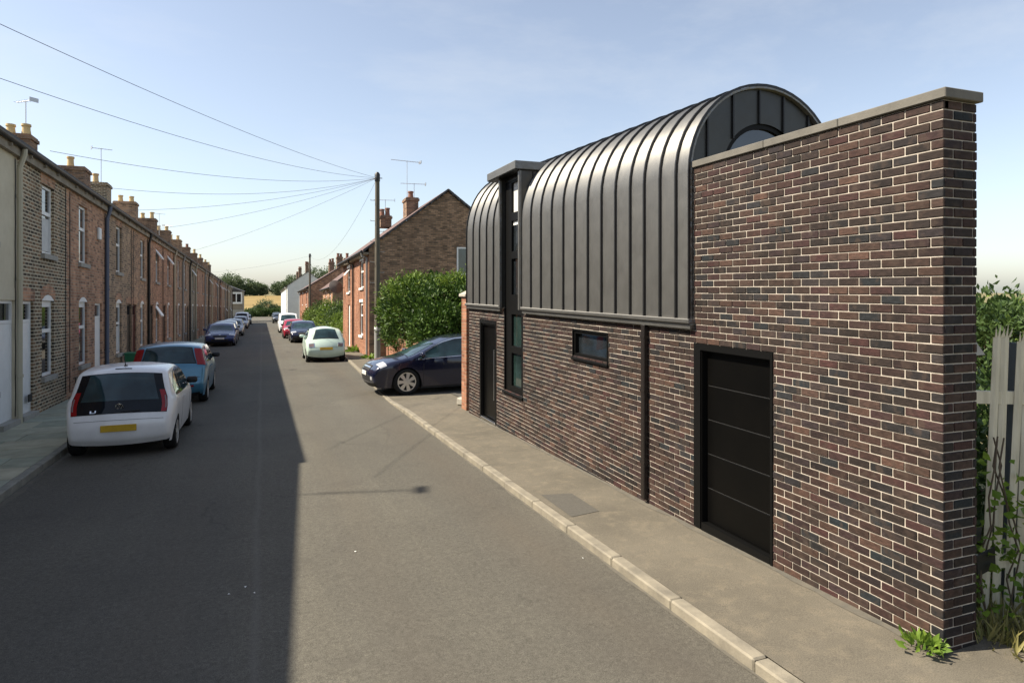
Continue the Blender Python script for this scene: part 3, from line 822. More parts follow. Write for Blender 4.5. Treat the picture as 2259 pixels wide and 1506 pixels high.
    mb = MB(); mb.box(WX + .06, WX + .07, a + .051, b - .051, p + .061, q - .051); B(mb, 'pane', M['glass'], sw)
    mb = MB(); mb.bev(WX - .028, WX + .059, a - .02, b + .02, p - .035, p - .001, .004); B(mb, 'sill', M['black'], sw)
    mb = MB(); mb.bev(WX - .012, WX + .009, a - .012, a + .012, p, q + .012, .003); mb.bev(WX - .012, WX + .009, b - .012, b + .012, p, q + .012, .003); mb.bev(WX - .013, WX + .008, a + .012, b - .012, q - .012, q + .012, .003)
    B(mb, 'surround', M['black'], sw)

    # side-hung garage door in five panels
    a, b, _, q = OPEN['garage']; zf = gz(4.9) + 0.135
    fr = MB(); fr.box(WX + .005, WX + .13, a, a + .03, zf - .06, q); fr.box(WX + .005, WX + .13, b - .10, b, zf - .06, q); fr.box(WX + .005, WX + .13, a + .03, b - .10, q - .06, q)
    fr.box(WX - .004, WX + .13, a + .03, b - .10, zf - .1, zf + .015)
    fr.box(WX - .010, WX + .004, a - .008, a + .02, zf - .05, q + .012); fr.box(WX - .010, WX + .004, b - .09, b + .012, zf - .05, q + .012); fr.box(WX - .0105, WX + .0035, a + .02, b - .09, q - .05, q + .012)
    gd = B(fr, 'garage_door', M['black'])
    H_ = (q - .06 - zf - .018) / 5
    for k in range(5):
        lo = zf + .017 + k * H_
        mb = MB(); mb.bev(WX + .062, WX + .10, a + .033, b - .103, lo + .003, lo + H_ - .004, .004); B(mb, 'door_panel', M['black_panel'], gd)
        if k:
            mb = MB(); mb.box(WX + .070, WX + .088, a + .034, b - .104, lo - .0035, lo + .0025); B(mb, 'panel_joint_strip', M['joint'], gd)

    # downpipe
    mb = MB(); mb.bev(WX - .062, WX - .004, 6.315, 6.385, gz(6.35) + .13, 1.90, .008)
    for zz in (0.35, 1.15, 1.75): mb.box(WX - .065, WX + .003, 6.305, 6.395, zz, zz + .03)
    B(mb, 'downpipe', M['pipe_brown'])
build_modern()

# ------------------------------------------------------------------ shared house pieces
def sash(parent, org, y0, y1, z0, z1, x=0.0, face='x', shear=True, m=None, glass=None, arch=False, open_light=False, sillm=None, curtain=False):
    """A two-light window: frame, two panes, sill. face 'x+': looks to +x (left terrace), 'x-': looks to -x, 'y-': looks to -y."""
    m = m or M['white']; glass = glass or M['glass']
    sg = {'x+': 1, 'x-': -1, 'y-': -1}[face]
    ax = face[0]
    def bx(mb, d0, d1, a, b, lo, hi):
        d0, d1 = sorted((x + sg * d0, x + sg * d1))
        if ax == 'x': mb.box(d0, d1, a, b, lo, hi)
        else: mb.box(a, b, d0, d1, lo, hi)
    zm = z0 + (z1 - z0) * 0.60
    t_ = 0.065
    fr = MB()
    bx(fr, -.12, -.06, y0, y0 + t_, z0, z1); bx(fr, -.12, -.06, y1 - t_, y1, z0, z1)
    bx(fr, -.119, -.061, y0 + t_, y1 - t_, z0, z0 + t_); bx(fr, -.119, -.061, y0 + t_, y1 - t_, z1 - t_ * (2.2 if arch else 1), z1)
    bx(fr, -.118, -.05, y0 + t_, y1 - t_, zm - .04, zm + .04)
    f = fr.build('window', m, parent, shear=shear)
    if arch and ax == 'x':
        n_ = 10
        pts = [(y0 + (y1 - y0) * q / n_, z1 - .001 + .13 * 4 * (q / n_) * (1 - q / n_)) for q in range(n_ + 1)]
        a_, b_ = sorted((x - sg * .05, x + sg * .005))
        mb = MB(); mb.prism(pts, 'x', a_, b_); ah = mb.build('arched_head', m, f, shear=shear); fixn(ah)
    for lo, hi, k in ((z0 + t_, zm - .04, 0), (zm + .04, z1 - t_, 1)):
        mb = MB(); bx(mb, -.10, -.085, y0 + t_, y1 - t_, lo, hi); mb.build('pane', glass, f, shear=shear)
    if curtain:
        mb = MB(); bx(mb, -.084, -.080, y0 + t_ + .02, y1 - t_ - .02, z0 + t_ + .02, zm - .1); mb.build('net_curtain', M['curtain'], f, shear=shear)
    if open_light:
        mb = MB()
        d = 0.22
        if ax == 'x':
            xa, xb = x - sg * .07, x + sg * d
            mb.add([(xa, y0 + t_, z1 - t_), (xa, y1 - t_, z1 - t_), (xb, y1 - t_, zm + .12), (xb, y0 + t_, zm + .12),
                    (xa, y0 + t_, z1 - t_ + .05), (xa, y1 - t_, z1 - t_ + .05), (xb + .02 * sg, y1 - t_, zm + .17), (xb + .02 * sg, y0 + t_, zm + .17)],
                   [(0, 1, 2, 3), (4, 7, 6, 5), (0, 4, 5, 1), (1, 5, 6, 2), (2, 6, 7, 3), (3, 7, 4, 0)])
            mb.build('open_casement', m, f, shear=shear)
    mb = MB(); bx(mb, -.13, .07, y0 - .06, y1 + .06, z0 - .11, z0 - .002); mb.build('sill', sillm or M['stone'], f, shear=shear)
    return f

def front_wall(parent, name, m, w, z0, z1, ops, sg=1, depth=0.13, x=0.0, shear=True):
    """Wall face in the plane x, openings (y0, y1, z0, z1) with reveals going back from the street."""
    ys = sorted({0.0, w} | {q for o in ops for q in o[:2]})
    zs = sorted({z0, z1} | {q for o in ops for q in o[2:] if z0 < q < z1})
    mb = MB()
    for a, b in zip(ys[:-1], ys[1:]):
        for c, d in zip(zs[:-1], zs[1:]):
            if any(o[0] < (a + b) / 2 < o[1] and o[2] < (c + d) / 2 < o[3] for o in ops): continue
            f = (0, 1, 2, 3) if sg > 0 else (3, 2, 1, 0)
            mb.add([(x, a, c), (x, b, c), (x, b, d), (x, a, d)], [f])
    xb = x - sg * depth
    for (a, b, c, d) in ops:
        mb.add([(x, a, c), (xb, a, c), (xb, a, d), (x, a, d)], [(0, 1, 2, 3)])
        mb.add([(x, b, c), (xb, b, c), (xb, b, d), (x, b, d)], [(3, 2, 1, 0)])
        mb.add([(x, a, d), (xb, a, d), (xb, b, d), (x, b, d)], [(0, 1, 2, 3)])
        mb.add([(x, a, c), (xb, a, c), (xb, b, c), (x, b, c)], [(3, 2, 1, 0)])
        mb.add([(xb, a, c), (xb, b, c), (xb, b, d), (xb, a, d)], [(0, 1, 2, 3)])
    return mb.build(name, m, parent, shear=shear)

def chimney(parent, x, y, zb, zt, m, pots=2, dx=1.0, dy=0.85, potm=None, shear=True):
    mb = MB()
    mb.box(x - dx / 2, x + dx / 2, y - dy / 2, y + dy / 2, zb, zt - .18)
    mb.box(x - dx / 2 - .05, x + dx / 2 + .05, y - dy / 2 - .05, y + dy / 2 + .05, zt - .18, zt - .06)
    mb.box(x - dx / 2 - .01, x + dx / 2 + .01, y - dy / 2 - .01, y + dy / 2 + .01, zt - .06, zt)
    c = mb.build('chimney', m, parent, shear=shear)
    for k in range(pots):
        px = x - dx / 2 + dx * (k + .5) / pots
        h = random.choice([.38, .42, .5])
        mb = MB().lathe([(.0, h - .06), (.10, h - .06), (.12, h), (.15, h), (.155, h - .07), (.125, h - .09), (.13, .22), (.16, .0)], (px, y, zt - .005), 'z', 12)
        mb.build('chimney_pot', potm or random.choice([M['pot'], M['pot'], M['pot'], M['pot_red']]), c, shear=shear, smooth=True)
    return c

ORD = ['first', 'second', 'third', 'fourth', 'fifth', 'sixth', 'seventh', 'eighth', 'ninth', 'tenth', 'eleventh', 'twelfth', 'thirteenth', 'fourteenth', 'fifteenth', 'sixteenth', 'seventeenth', 'eighteenth', 'nineteenth', 'twentieth', 'twenty-first', 'twenty-second', 'twenty-third', 'twenty-fourth', 'twenty-fifth']

def terrace_house(y0, y1, wm, win, door, chim=None, label='', pipe=None, lod=0, doorm=None, wcol=None, opens=(False, False), rot=0.0, x=TX, lowm=None, gut=True, cname='house', curtain=(False, False), group='terraced houses along the left pavement'):
    root = empty('terraced_house', (x, y0, gz(y0)), rot=(0, 0, rot) if rot else None)
    tag(root, label, cname, group)
    w = y1 - y0
    zE, zR, dp = 5.50, 7.80, 3.45
    wl, ww = win - y0, 0.88
    dl, dw = door - y0, 0.88
    up = (wl - ww / 2, wl + ww / 2, 3.55, 5.08); lo = (wl - ww / 2, wl + ww / 2, 0.84, 2.52); dr = (dl - dw / 2, dl + dw / 2, 0.12, 2.50)
    wcol = wcol or M['white']
    front_wall(root, 'wall', wm, w, 0.0, zE, [up, lo, dr])
    mb = MB()
    mb.add([(0, 0, 0), (-2 * dp, 0, 0), (-2 * dp, 0, zE), (-dp, 0, zR - .06), (0, 0, zE)], [(0, 1, 2, 3, 4)])
    mb.add([(0, w, 0), (-2 * dp, w, 0), (-2 * dp, w, zE), (-dp, w, zR - .06), (0, w, zE)], [(4, 3, 2, 1, 0)])
    mb.add([(-2 * dp, 0, 0), (-2 * dp, w, 0), (-2 * dp, w, zE), (-2 * dp, 0, zE)], [(3, 2, 1, 0)])
    if lod < 2: mb.build('side_wall', lowm or wm, root, shear=True)
    mb = MB()
    mb.prism([(.16, zE + .02), (.16, zE + .09), (-dp, zR + .07), (-2 * dp - .16, zE + .09), (-2 * dp - .16, zE + .02), (-dp, zR)], 'y', 0.0, w)
    mb.build('roof', M['slate'], root, shear=True)
    sash(root, None, *up, x=0, face='x+', m=wcol, open_light=opens[0], curtain=curtain[0])
    sash(root, None, *lo, x=0, face='x+', m=wcol, open_light=opens[1], arch=True, curtain=curtain[1])
    # door with frame, leaf, step
    fr = MB(); a, b, c, d = dr
    fr.box(-.12, -.05, a, a + .06, c, d); fr.box(-.12, -.05, b - .06, b, c, d); fr.box(-.119, -.051, a + .06, b - .06, d - .06, d); fr.box(-.119, -.051, a + .06, b - .06, 2.06, 2.12)
    dm = doorm or M['door_dark']
    D = fr.build('door', wcol if dm == M['white'] else dm, root, shear=True)
    mb = MB(); mb.bev(-.10, -.06, a + .062, b - .062, c + .02, 2.058, .006); lf = mb.build('door_leaf', dm, D, shear=True)
    mb = MB(); mb.box(-.10, -.085, a + .062, b - .062, 2.122, d - .062); mb.build('pane', M['glass'], D, shear=True)
    mb = MB(); mb.box(-.12, .10, a - .03, b + .03, 0.02, 0.20); mb.build('doorstep', M['stone'], D, shear=True)
    # soldier-course heads over the openings
    if lod < 2:
        for qi, (a, b, c, d) in enumerate((up, lo, dr)):
            mb = MB(); rs = .035 if qi == 1 else .012; d = d + (.0 if qi != 1 else .0)
            n = 8; pts = []
            for k in range(n + 1):
                u = k / n; pts.append((a - .08 + (b - a + .16) * u, d + (.135 if qi == 1 else .012) * 4 * u * (1 - u)))
            for k in reversed(range(n + 1)):
                u = k / n; pts.append((a - .10 + (b - a + .20) * u, d + .22 + (.14 if qi == 1 else .05) * 4 * u * (1 - u)))
            mb.prism(pts, 'x', -.01, .006); h = mb.build('window_head', M['brick_b'] if wm != M['cream'] else M['cream'], root, shear=True); fixn(h)
    # eaves: timber course and gutter
    mb = MB(); mb.box(.0005, .09, 0, w, zE - .20, zE - .02); mb.build('eaves_board', M['wood_trim'], root, shear=True)
    if gut:
        mb = MB()
        n = 7; R = .062
        pr = [(.15 + R * math.cos(math.pi + math.pi * k / n), zE + .01 + R * math.sin(math.pi + math.pi * k / n)) for k in range(n + 1)]
        pr += [(.15 + (R - .008) * math.cos(2 * math.pi - math.pi * k / n), zE + .01 + (R - .008) * math.sin(2 * math.pi - math.pi * k / n)) for k in range(n + 1)]
        mb.prism(pr, 'y', 0.001, w - .001); g = mb.build('gutter', M['gutter'], root, shear=True); fixn(g)
        if lod < 1:
            for k in range(int(w / .95)):
                yy = .4 + k * .95
                mb = MB(); mb.box(.091, .14, yy, yy + .05, zE - .12, zE - .06); mb.build('gutter_bracket', M['wood_trim'], root, shear=True)
    if pipe:
        py, pm, r = pipe
        py -= y0
        mb = MB(); mb.tube([(.15, py, zE - .04), (.15, py, zE - .14), (.07, py, zE - .42), (.07, py, .10)], r, 8)
        for zz in (1.0, 2.9, 4.5): mb.tube([(.07, py, zz), (.07, py, zz + .06)], r + .014, 8)
        mb.build('downpipe', pm, root, shear=True, smooth=True)
    if lod < 1 and not rot:
        for cy_ in ((.25, w - .12) if int(y0) % 2 else (w * .42,)):
            mb = MB(); pts = [(.012, cy_ + .012 * math.sin(3.1 * q + y0), zE - .25 - q * 5.0 / 12) for q in range(13)]
            mb.tube(pts, .009, 5); mb.build('cable', M['pipe_black'], root, shear=True)
        if 18.9 < y0 < 19.1:
            mb = MB(); mb.bev(.002, .08, w - 1.15, w - .9, 4.35, 4.7, .02); mb.build('alarm_box', M['white'], root, shear=True)
        mb = MB(); mb.bev(.001, .018, w * .18, w * .18 + .22, .42, .58, .003); mb.build('air_brick', M['pipe_black'], root, shear=True)
    if chim:
        for (cy, zt, cm, np_, dx, dy) in chim:
            chimney(root, -dp, cy - y0, zR - .6, zt, cm, np_, dx, dy)
    return root

def build_terrace():
    T = terrace_house
    bA, bB, bC = M['brick_a'], M['brick_b'], M['brick_c']
    # the row goes on past the left edge of the picture and throws its shadow across the road
    T(0, 12.4, bC, 4, 6.2, label='brick terraced house just outside the picture, left of the cream-rendered house', rot=rad(3.4), lod=2, x=TX + .06)
    bpy.context.view_layer.update()
    near = [o for o in bpy.data.objects if o.name.startswith('terraced_house') and o.parent is None][-1]
    near.location = (TX + .03 + math.sin(rad(3.4)) * -12.4 * -1 * 0 - 0.0, 0, 0)
    # put its far end at the start of the straight row
    a = rad(-3.4); near.rotation_euler = (0, 0, a)
    near.location = (TX - math.sin(-a) * 12.38 - .09, 11.47 - 12.4 * math.cos(a), gz(11.47 - 12.4 * math.cos(a)))
    T(11.5, 15.5, M['cream'], 13.9, 14.95, label='cream-rendered end terraced house at the left edge of the picture', doorm=M['white'], pipe=(15.42, M['pipe_cream'], .05))
    T(15.5, 19.0, bA, 17.5, 16.05, label='dark brown brick terraced house with white door, next to the cream one', doorm=M['white'], curtain=(True, False), lowm=bA)
    T(19.0, 23.3, bB, 20.6, 22.35, label='red brick terraced house with tall blue-grey downpipe at its far side', pipe=(23.18, M['pipe_blue'], .055), doorm=M['white'])
    T(23.3, 27.6, M['brick_d'], 25.3, 27.1, label='terraced house with dark door behind the green bin', chim=[(27.55, 8.40, M['brick_ch'], 2, .9, .8)], doorm=M['door_dark'], curtain=(False, True))
    T(27.6, 31.3, bC, 29.9, 28.15, label='terraced house with dark red door and black downpipe, past the green bin', pipe=(31.15, M['pipe_black'], .05), doorm=M['door_red'])
    T(31.3, 35.6, bB, 33.9, 32.3, label='terraced house with propped-open white upper window behind the light blue hatchback', opens=(True, True), chim=[(34.2, 8.6, M['brick_ch'], 1, 1.3, 1.1)])
    T(35.6, 39.8, bB, 37.8, 36.3, label='terraced house with open upper window, sixth brick house of the left row', opens=(True, False), chim=[(38.9, 8.75, M['brick_a'], 1, 1.2, 1.0)], pipe=(39.7, M['pipe_cream'], .05))
    y = 39.8; k = 0
    ch = {46.9, 55.0, 63.0, 71.0, 79.3, 87.5, 95.6, 103.8, 110}
    while y < 112:
        w = 4.07
        flip = k % 2
        cm = [(c, 9.0, random.choice([M['brick_ch'], M['brick_c'], M['brick_ch']]), 2, 1.2, .9) for c in ch if y <= c < y + w]
        wn_, dn = (y + 2.4, y + 0.9) if not flip else (y + 1.6, y + 3.2)
        lab = '%s terraced house, %s brick one along the left row from the cream house' % ('brick' if k < 5 else 'small far', ORD[6 + k])
        pm = [M['pipe_grey'], M['pipe_black'], M['pipe_cream'], None][k % 4]
        T(y, y + w, [bC, M['brick_d'], bB, bC, M['brick_d'], bB, bA][(k * 3) % 7], wn_, dn, chim=cm, label=lab, lod=2, pipe=(y + w - .1, pm, .05) if pm else None,
          doorm=random.choice([M['door_dark'], M['door_red'], M['white']]), opens=(random.random() < .3, random.random() < .2),
          group='terraced houses along the left pavement')
        y += w; k += 1
build_terrace()

def gable_house(name, label, x, y0, y1, xr, zE, zR, wm, gm, rm, wins, side_wins=(), chims=(), pipes=(), shear=True, doors=()):
    """House whose front looks to -x at x, gable end to the camera (-y) at y0; heights above the road at y0."""
    root = empty(name, (x, y0, gz(y0))); tag(root, label, 'house')
    w = y1 - y0; D = xr - x; xm = D / 2
    front_wall(root, 'wall', wm, w, 0.0, zE, [o[:4] for o in wins] + list(doors), sg=-1)
    mb = MB()
    mb.add([(0, 0, 0), (D, 0, 0), (D, 0, zE), (xm, 0, zR - .05), (0, 0, zE)], [(0, 1, 2, 3, 4)])
    mb.add([(0, w, 0), (D, w, 0), (D, w, zE), (xm, w, zR - .05), (0, w, zE)], [(4, 3, 2, 1, 0)])
    mb.add([(D, 0, 0), (D, w, 0), (D, w, zE), (D, 0, zE)], [(0, 1, 2, 3)])
    mb.build('gable_wall', gm, root, shear=shear)
    mb = MB(); sl = (zR - zE) / xm; ov = .28
    mb.prism([(-ov, zE - sl * ov), (-ov, zE - sl * ov + .09), (xm, zR + .09), (D + ov, zE - sl * ov + .09), (D + ov, zE - sl * ov), (xm, zR)], 'y', -.06, w + .06)
    r = mb.build('roof', rm, root, shear=shear)
    mb = MB(); n_ = 14
    for sd in (0, 1):
        for k in range(n_):
            a, b = k / n_, (k + .94) / n_
            xa, xb = (-ov + (xm + ov) * a, -ov + (xm + ov) * b) if sd == 0 else (D + ov - (xm + ov) * a, D + ov - (xm + ov) * b)
            za, zb = zE - sl * ov + (zR - zE + sl * ov) * a, zE - sl * ov + (zR - zE + sl * ov) * b
            p = [(xa, za + .10), (xb, zb + .10), (xb, zb + .02), (xa, za - .06)]
            mb.prism(p, 'y', -.10, -.062)
    vt = mb.build('verge_tiles', M['slate'], r, shear=shear); fixn(vt)
    mb = MB(); mb.tube([(-ov - .05, .0, zE - sl * ov + .02), (-ov - .05, w, zE - sl * ov + .02)], .06, 8); mb.build('gutter', M['gutter'], root, shear=shear, smooth=True)
    mb = MB(); mb.box(-ov + .02, -.002, .02, w - .02, zE - sl * ov - .09, zE - sl * ov - .01); mb.build('soffit', M['wood_trim'], root, shear=shear)
    for o in wins:
        a, b, c, d = o[:4]
        sash(root, None, a, b, c, d, x=0, face='x-', arch=o[4] if len(o) > 4 else False, sillm=M['white'], open_light=o[5] if len(o) > 5 else False)
        mb = MB(); mb.box(-.02, .004, a - .08, b + .08, d, d + .14); mb.build('window_head', M['white'], root, shear=shear)
    for (a, b, c, d) in doors:
        mb = MB(); mb.bev(.06, .11, a, b, c, d, .01); mb.build('door', M['white'], root, shear=shear)
    for (a, b, c, d) in side_wins:
        mb = MB()
        for q in ((a, a + .07, c, d), (b - .07, b, c, d), (a + .07, b - .07, c, c + .07), (a + .07, b - .07, d - .07, d)): mb.box(q[0], q[1], -.03, .03, q[2], q[3])
        f = mb.build('window', M['white'], root)
        mb = MB(); mb.box(a + .07, b - .07, -.012, .0, c + .07, d - .07); mb.build('pane', M['glass_green'], f)
    for (cx, cy, zt, np_) in chims: chimney(root, cx, cy, zR - .8, zt, M['brick_ch'], np_, .62, .9, M['pot_red'])
    for (px, py, pm, r_) in pipes:
        mb = MB(); mb.tube([(-ov - .03, py, zE - sl * ov - .03), (-ov, py, zE - sl * ov - .18), (px, py, zE - .45), (px, py, .1)], r_, 8); mb.build('downpipe', pm, root, shear=shear, smooth=True)
    return root

def build_right_houses():
    gable_house('brick_house', 'orange-red brick house with brown gable end behind the telegraph pole and laurel', 4.5, 30.0, 40.2, 11.84, 5.0, 7.74,
                M['brick_or'], M['brick_gable'], M['tile'],
                [(1.7, 2.9, 3.25, 4.55), (6.8, 8.0, 3.15, 4.5, False, True), (1.9, 3.0, 0.95, 2.55, True), ],
                side_wins=[(4.1, 5.0, 3.78, 5.1)], chims=[(2.75, 4.0, 7.95, 1), (2.2, 8.6, 7.6, 2)],
                pipes=[(-.07, .22, M['pipe_grey'], .05), (-.07, 5.1, M['pipe_black'], .045)], doors=[(6.9, 7.8, .15, 2.45)])
    gable_house('brick_cottage', 'low dark red brick house set back behind the garden shrubs', 5.6, 58, 67.5, 11.0, 4.2, 6.3, M['brick_b'], M['brick_c'], M['tile'],
                [(1.5, 2.6, 2.6, 3.8), (5.5, 6.6, 2.6, 3.8)], chims=[(2.0, 6.5, 7.0, 1)])
    gable_house('red_brick_house', 'red brick house with sloping gable between the white house and the second pole', 4.5, 72, 88, 11.6, 4.5, 6.75, M['brick_or'], M['brick_b'], M['tile'],
                [(2, 3.2, 2.7, 4.0), (9, 10.2, 2.7, 4.0), (2, 3.2, .9, 2.3)], chims=[(3.5, 3.0, 7.9, 2), (3.5, 12.0, 7.9, 2)], pipes=[(-.07, 15.6, M['white'], .06)])
    gable_house('white_house', 'tall white rendered house at the far end of the right side', 4.5, 133, 178, 12.0, 6.6, 9.3, M['white_render'], M['white_render'], M['slate'],
                [(6, 7.6, 3.6, 5.4), (6, 7.6, 1.0, 2.6), (20, 21.6, 3.6, 5.4)], side_wins=[(3.8, 5.2, 6.4, 6.9)], chims=[(3.7, 2.0, 10.9, 3), (2.9, 12.0, 10.6, 2), (3.2, 28.0, 10.4, 2)], pipes=[(-.09, 3.0, M['white'], .12)])
    # the building that closes the left row
    root = empty('end_building', (-9.5, 121, gz(121))); tag(root, 'brown rendered building with white upper window closing the left row', 'building')
    MB().box(0, 6.4, 0, 9, 0, 5.2).build('wall', M['brown_render'], root)
    MB().prism([(-.2, 5.2), (6.6, 5.2), (3.2, 6.6)], 'y', -.2, 9.2).build('roof', M['slate'], root)
    fr = MB()
    for q in ((4.5, 4.72, 3.1, 5.1), (6.1, 6.32, 3.1, 5.1), (4.72, 6.1, 3.1, 3.4), (4.72, 6.1, 4.8, 5.1), (5.3, 5.45, 3.4, 4.8)): fr.box(q[0], q[1], -.12, .02, q[2], q[3])
    f = fr.build('window', M['white'], root)
    MB().box(4.72, 6.1, -.03, -.005, 3.4, 4.8).build('pane', M['glass'], f)
    MB().box(4.4, 6.39, -.06, -.002, 1.0, 2.1).build('garage_door', M['stone'], root)
build_right_houses()

# ------------------------------------------------------------------ cars
def pchip(xs, ys):
    xs = np.asarray(xs, float); ys = np.asarray(ys, float)
    h = np.diff(xs); d = np.diff(ys) / h; n = len(xs)
    m = np.zeros(n); m[0] = d[0]; m[-1] = d[-1]
    for i in range(1, n - 1):
        if d[i - 1] * d[i] > 0:
            w1 = 2 * h[i] + h[i - 1]; w2 = h[i] + 2 * h[i - 1]
            m[i] = (w1 + w2) / (w1 / d[i - 1] + w2 / d[i])
    def f(x):
        x = min(max(x, xs[0]), xs[-1]); i = min(int(np.searchsorted(xs, x, 'right')) - 1, n - 2); i = max(i, 0)
        t = (x - xs[i]) / h[i]
        return ((1 + 2 * t) * (1 - t) ** 2 * ys[i] + t * (1 - t) ** 2 * h[i] * m[i] + t * t * (3 - 2 * t) * ys[i + 1] + t * t * (t - 1) * h[i] * m[i + 1])
    return f

CARS = {
 'city': dict(rr=.12, cr=.05, L=3.54, W=1.64, sil=[(.13, .20), (.03, .33), (.0, .52), (.035, .70), (.075, .80), (.20, 1.14), (.31, 1.36), (.40, 1.435), (.62, 1.475), (1.2, 1.49), (1.8, 1.44), (2.18, 1.33), (2.78, .99), (3.2, .87), (3.42, .74), (3.53, .54), (3.52, .34), (3.44, .20)],
     belt=[(0, .88), (1.0, .92), (2.4, .90), (3.54, .72)], wr=.285, ax=(.62, 3.02), tum=.27, rw=(3.45, 6.15, .98), ws=(11.15, 12.0, .90),
     sw=[(([.55, 1.30], [.94, .93]), ([.62, .95, 1.30], [1.12, 1.34, 1.38])), (([1.36, 2.62], [.93, .92]), ([1.36, 1.75, 2.15, 2.62], [1.38, 1.36, 1.24, .94]))], doors=(1.33, 2.55), rear='inset', lampz=None),
 'super': dict(L=3.92, W=1.68, sil=[(.15, .20), (.04, .34), (.0, .50), (.04, .66), (.09, .92), (.13, 1.0), (.26, 1.34), (.34, 1.41), (.55, 1.45), (1.3, 1.47), (2.0, 1.43), (2.35, 1.33), (2.98, .99), (3.5, .87), (3.78, .74), (3.91, .52), (3.90, .34), (3.8, .20)],
     belt=[(0, .94), (1.2, .95), (2.7, .90), (3.92, .72)], wr=.30, ax=(.66, 3.15), tum=.28, rw=(5.05, 6.55, .82), ws=(11.15, 12.0, .90),
     sw=[(([.50, 1.48], [1.0, .96]), ([.62, .95, 1.48], [1.18, 1.34, 1.37])), (([1.54, 2.80], [.96, .93]), ([1.54, 1.95, 2.3, 2.80], [1.37, 1.35, 1.24, .95]))], doors=(1.0, 1.51, 2.72), rear='tall', lampz=None),
 'retro': dict(rr=.17, cr=.09, L=3.55, W=1.63, sil=[(.14, .20), (.05, .33), (.0, .50), (.03, .66), (.10, .82), (.22, 1.0), (.40, 1.28), (.56, 1.41), (.85, 1.475), (1.3, 1.49), (1.8, 1.45), (2.15, 1.34), (2.72, 1.0), (3.15, .88), (3.40, .74), (3.53, .54), (3.53, .34), (3.44, .20)],
     belt=[(0, .86), (1.0, .93), (2.4, .92), (3.55, .74)], wr=.285, ax=(.60, 2.90), tum=.36, rw=(5.1, 6.9, .80), ws=(11.15, 12.0, .88),
     sw=[(([.62, 1.20], [.98, .95]), ([.70, .95, 1.20], [1.12, 1.32, 1.38])), (([1.26, 2.55], [.95, .94]), ([1.26, 1.7, 2.1, 2.55], [1.38, 1.37, 1.25, .96]))], doors=(1.23, 2.5), rear='round', lampz=.80),
 'hatch': dict(L=4.42, W=1.81, sil=[(.16, .20), (.05, .34), (.0, .52), (.04, .72), (.14, .95), (.24, 1.06), (.50, 1.33), (.68, 1.42), (1.0, 1.475), (1.7, 1.51), (2.3, 1.46), (2.62, 1.36), (3.42, 1.02), (3.95, .91), (4.26, .79), (4.41, .56), (4.39, .34), (4.28, .20)],
     belt=[(0, 1.0), (1.4, .97), (3.0, .92), (4.42, .74)], wr=.342, ax=(.86, 3.50), tum=.33, rw=(5.1, 6.9, .80), ws=(11.15, 12.0, .90),
     sw=[(([.80, 1.62], [1.04, 1.0]), ([.98, 1.25, 1.62], [1.22, 1.37, 1.41])), (([1.68, 3.20], [1.0, .93]), ([1.68, 2.15, 2.55, 3.20], [1.41, 1.40, 1.30, .95]))], doors=(1.25, 1.65, 3.05), rear='corner', lampz=.86),
 'saloon': dict(L=4.25, W=1.76, sil=[(.16, .20), (.05, .34), (.0, .52), (.04, .74), (.12, .90), (.35, .97), (.60, 1.12), (.95, 1.34), (1.25, 1.415), (1.7, 1.44), (2.2, 1.39), (2.48, 1.30), (3.12, .95), (3.75, .83), (4.08, .70), (4.24, .50), (4.22, .34), (4.12, .20)],
     belt=[(0, .92), (1.4, .93), (3.0, .88), (4.25, .66)], wr=.31, ax=(.82, 3.42), tum=.33, rw=(5.9, 7.6, .82), ws=(11.15, 12.0, .90),
     sw=[(([1.0, 1.75], [.97, .95]), ([1.12, 1.4, 1.75], [1.2, 1.33, 1.37])), (([1.81, 2.95], [.95, .91]), ([1.81, 2.1, 2.4, 2.95], [1.37, 1.36, 1.26, .93]))], doors=(1.3, 1.78, 2.85), rear='corner', lampz=.80),
 'van': dict(rr=.08, L=4.4, W=1.80, sil=[(.12, .22), (.03, .36), (.0, .55), (.02, .80), (.03, 1.1), (.05, 1.5), (.10, 1.74), (.2, 1.80), (.8, 1.83), (1.8, 1.83), (2.5, 1.79), (2.75, 1.72), (3.42, 1.14), (3.95, .98), (4.2, .80), (4.39, .56), (4.38, .36), (4.28, .22)],
     belt=[(0, 1.05), (3.0, 1.05), (4.4, .8)], wr=.32, ax=(.75, 3.55), tum=.12, rw=(4.2, 5.4, .75), ws=(11.15, 12.0, .92),
     sw=[(([2.1, 3.2], [1.1, 1.08]), ([2.1, 2.6, 2.78, 3.2], [1.6, 1.6, 1.52, 1.12]))], doors=(2.05, 3.2), rear='tall', lampz=None),
}

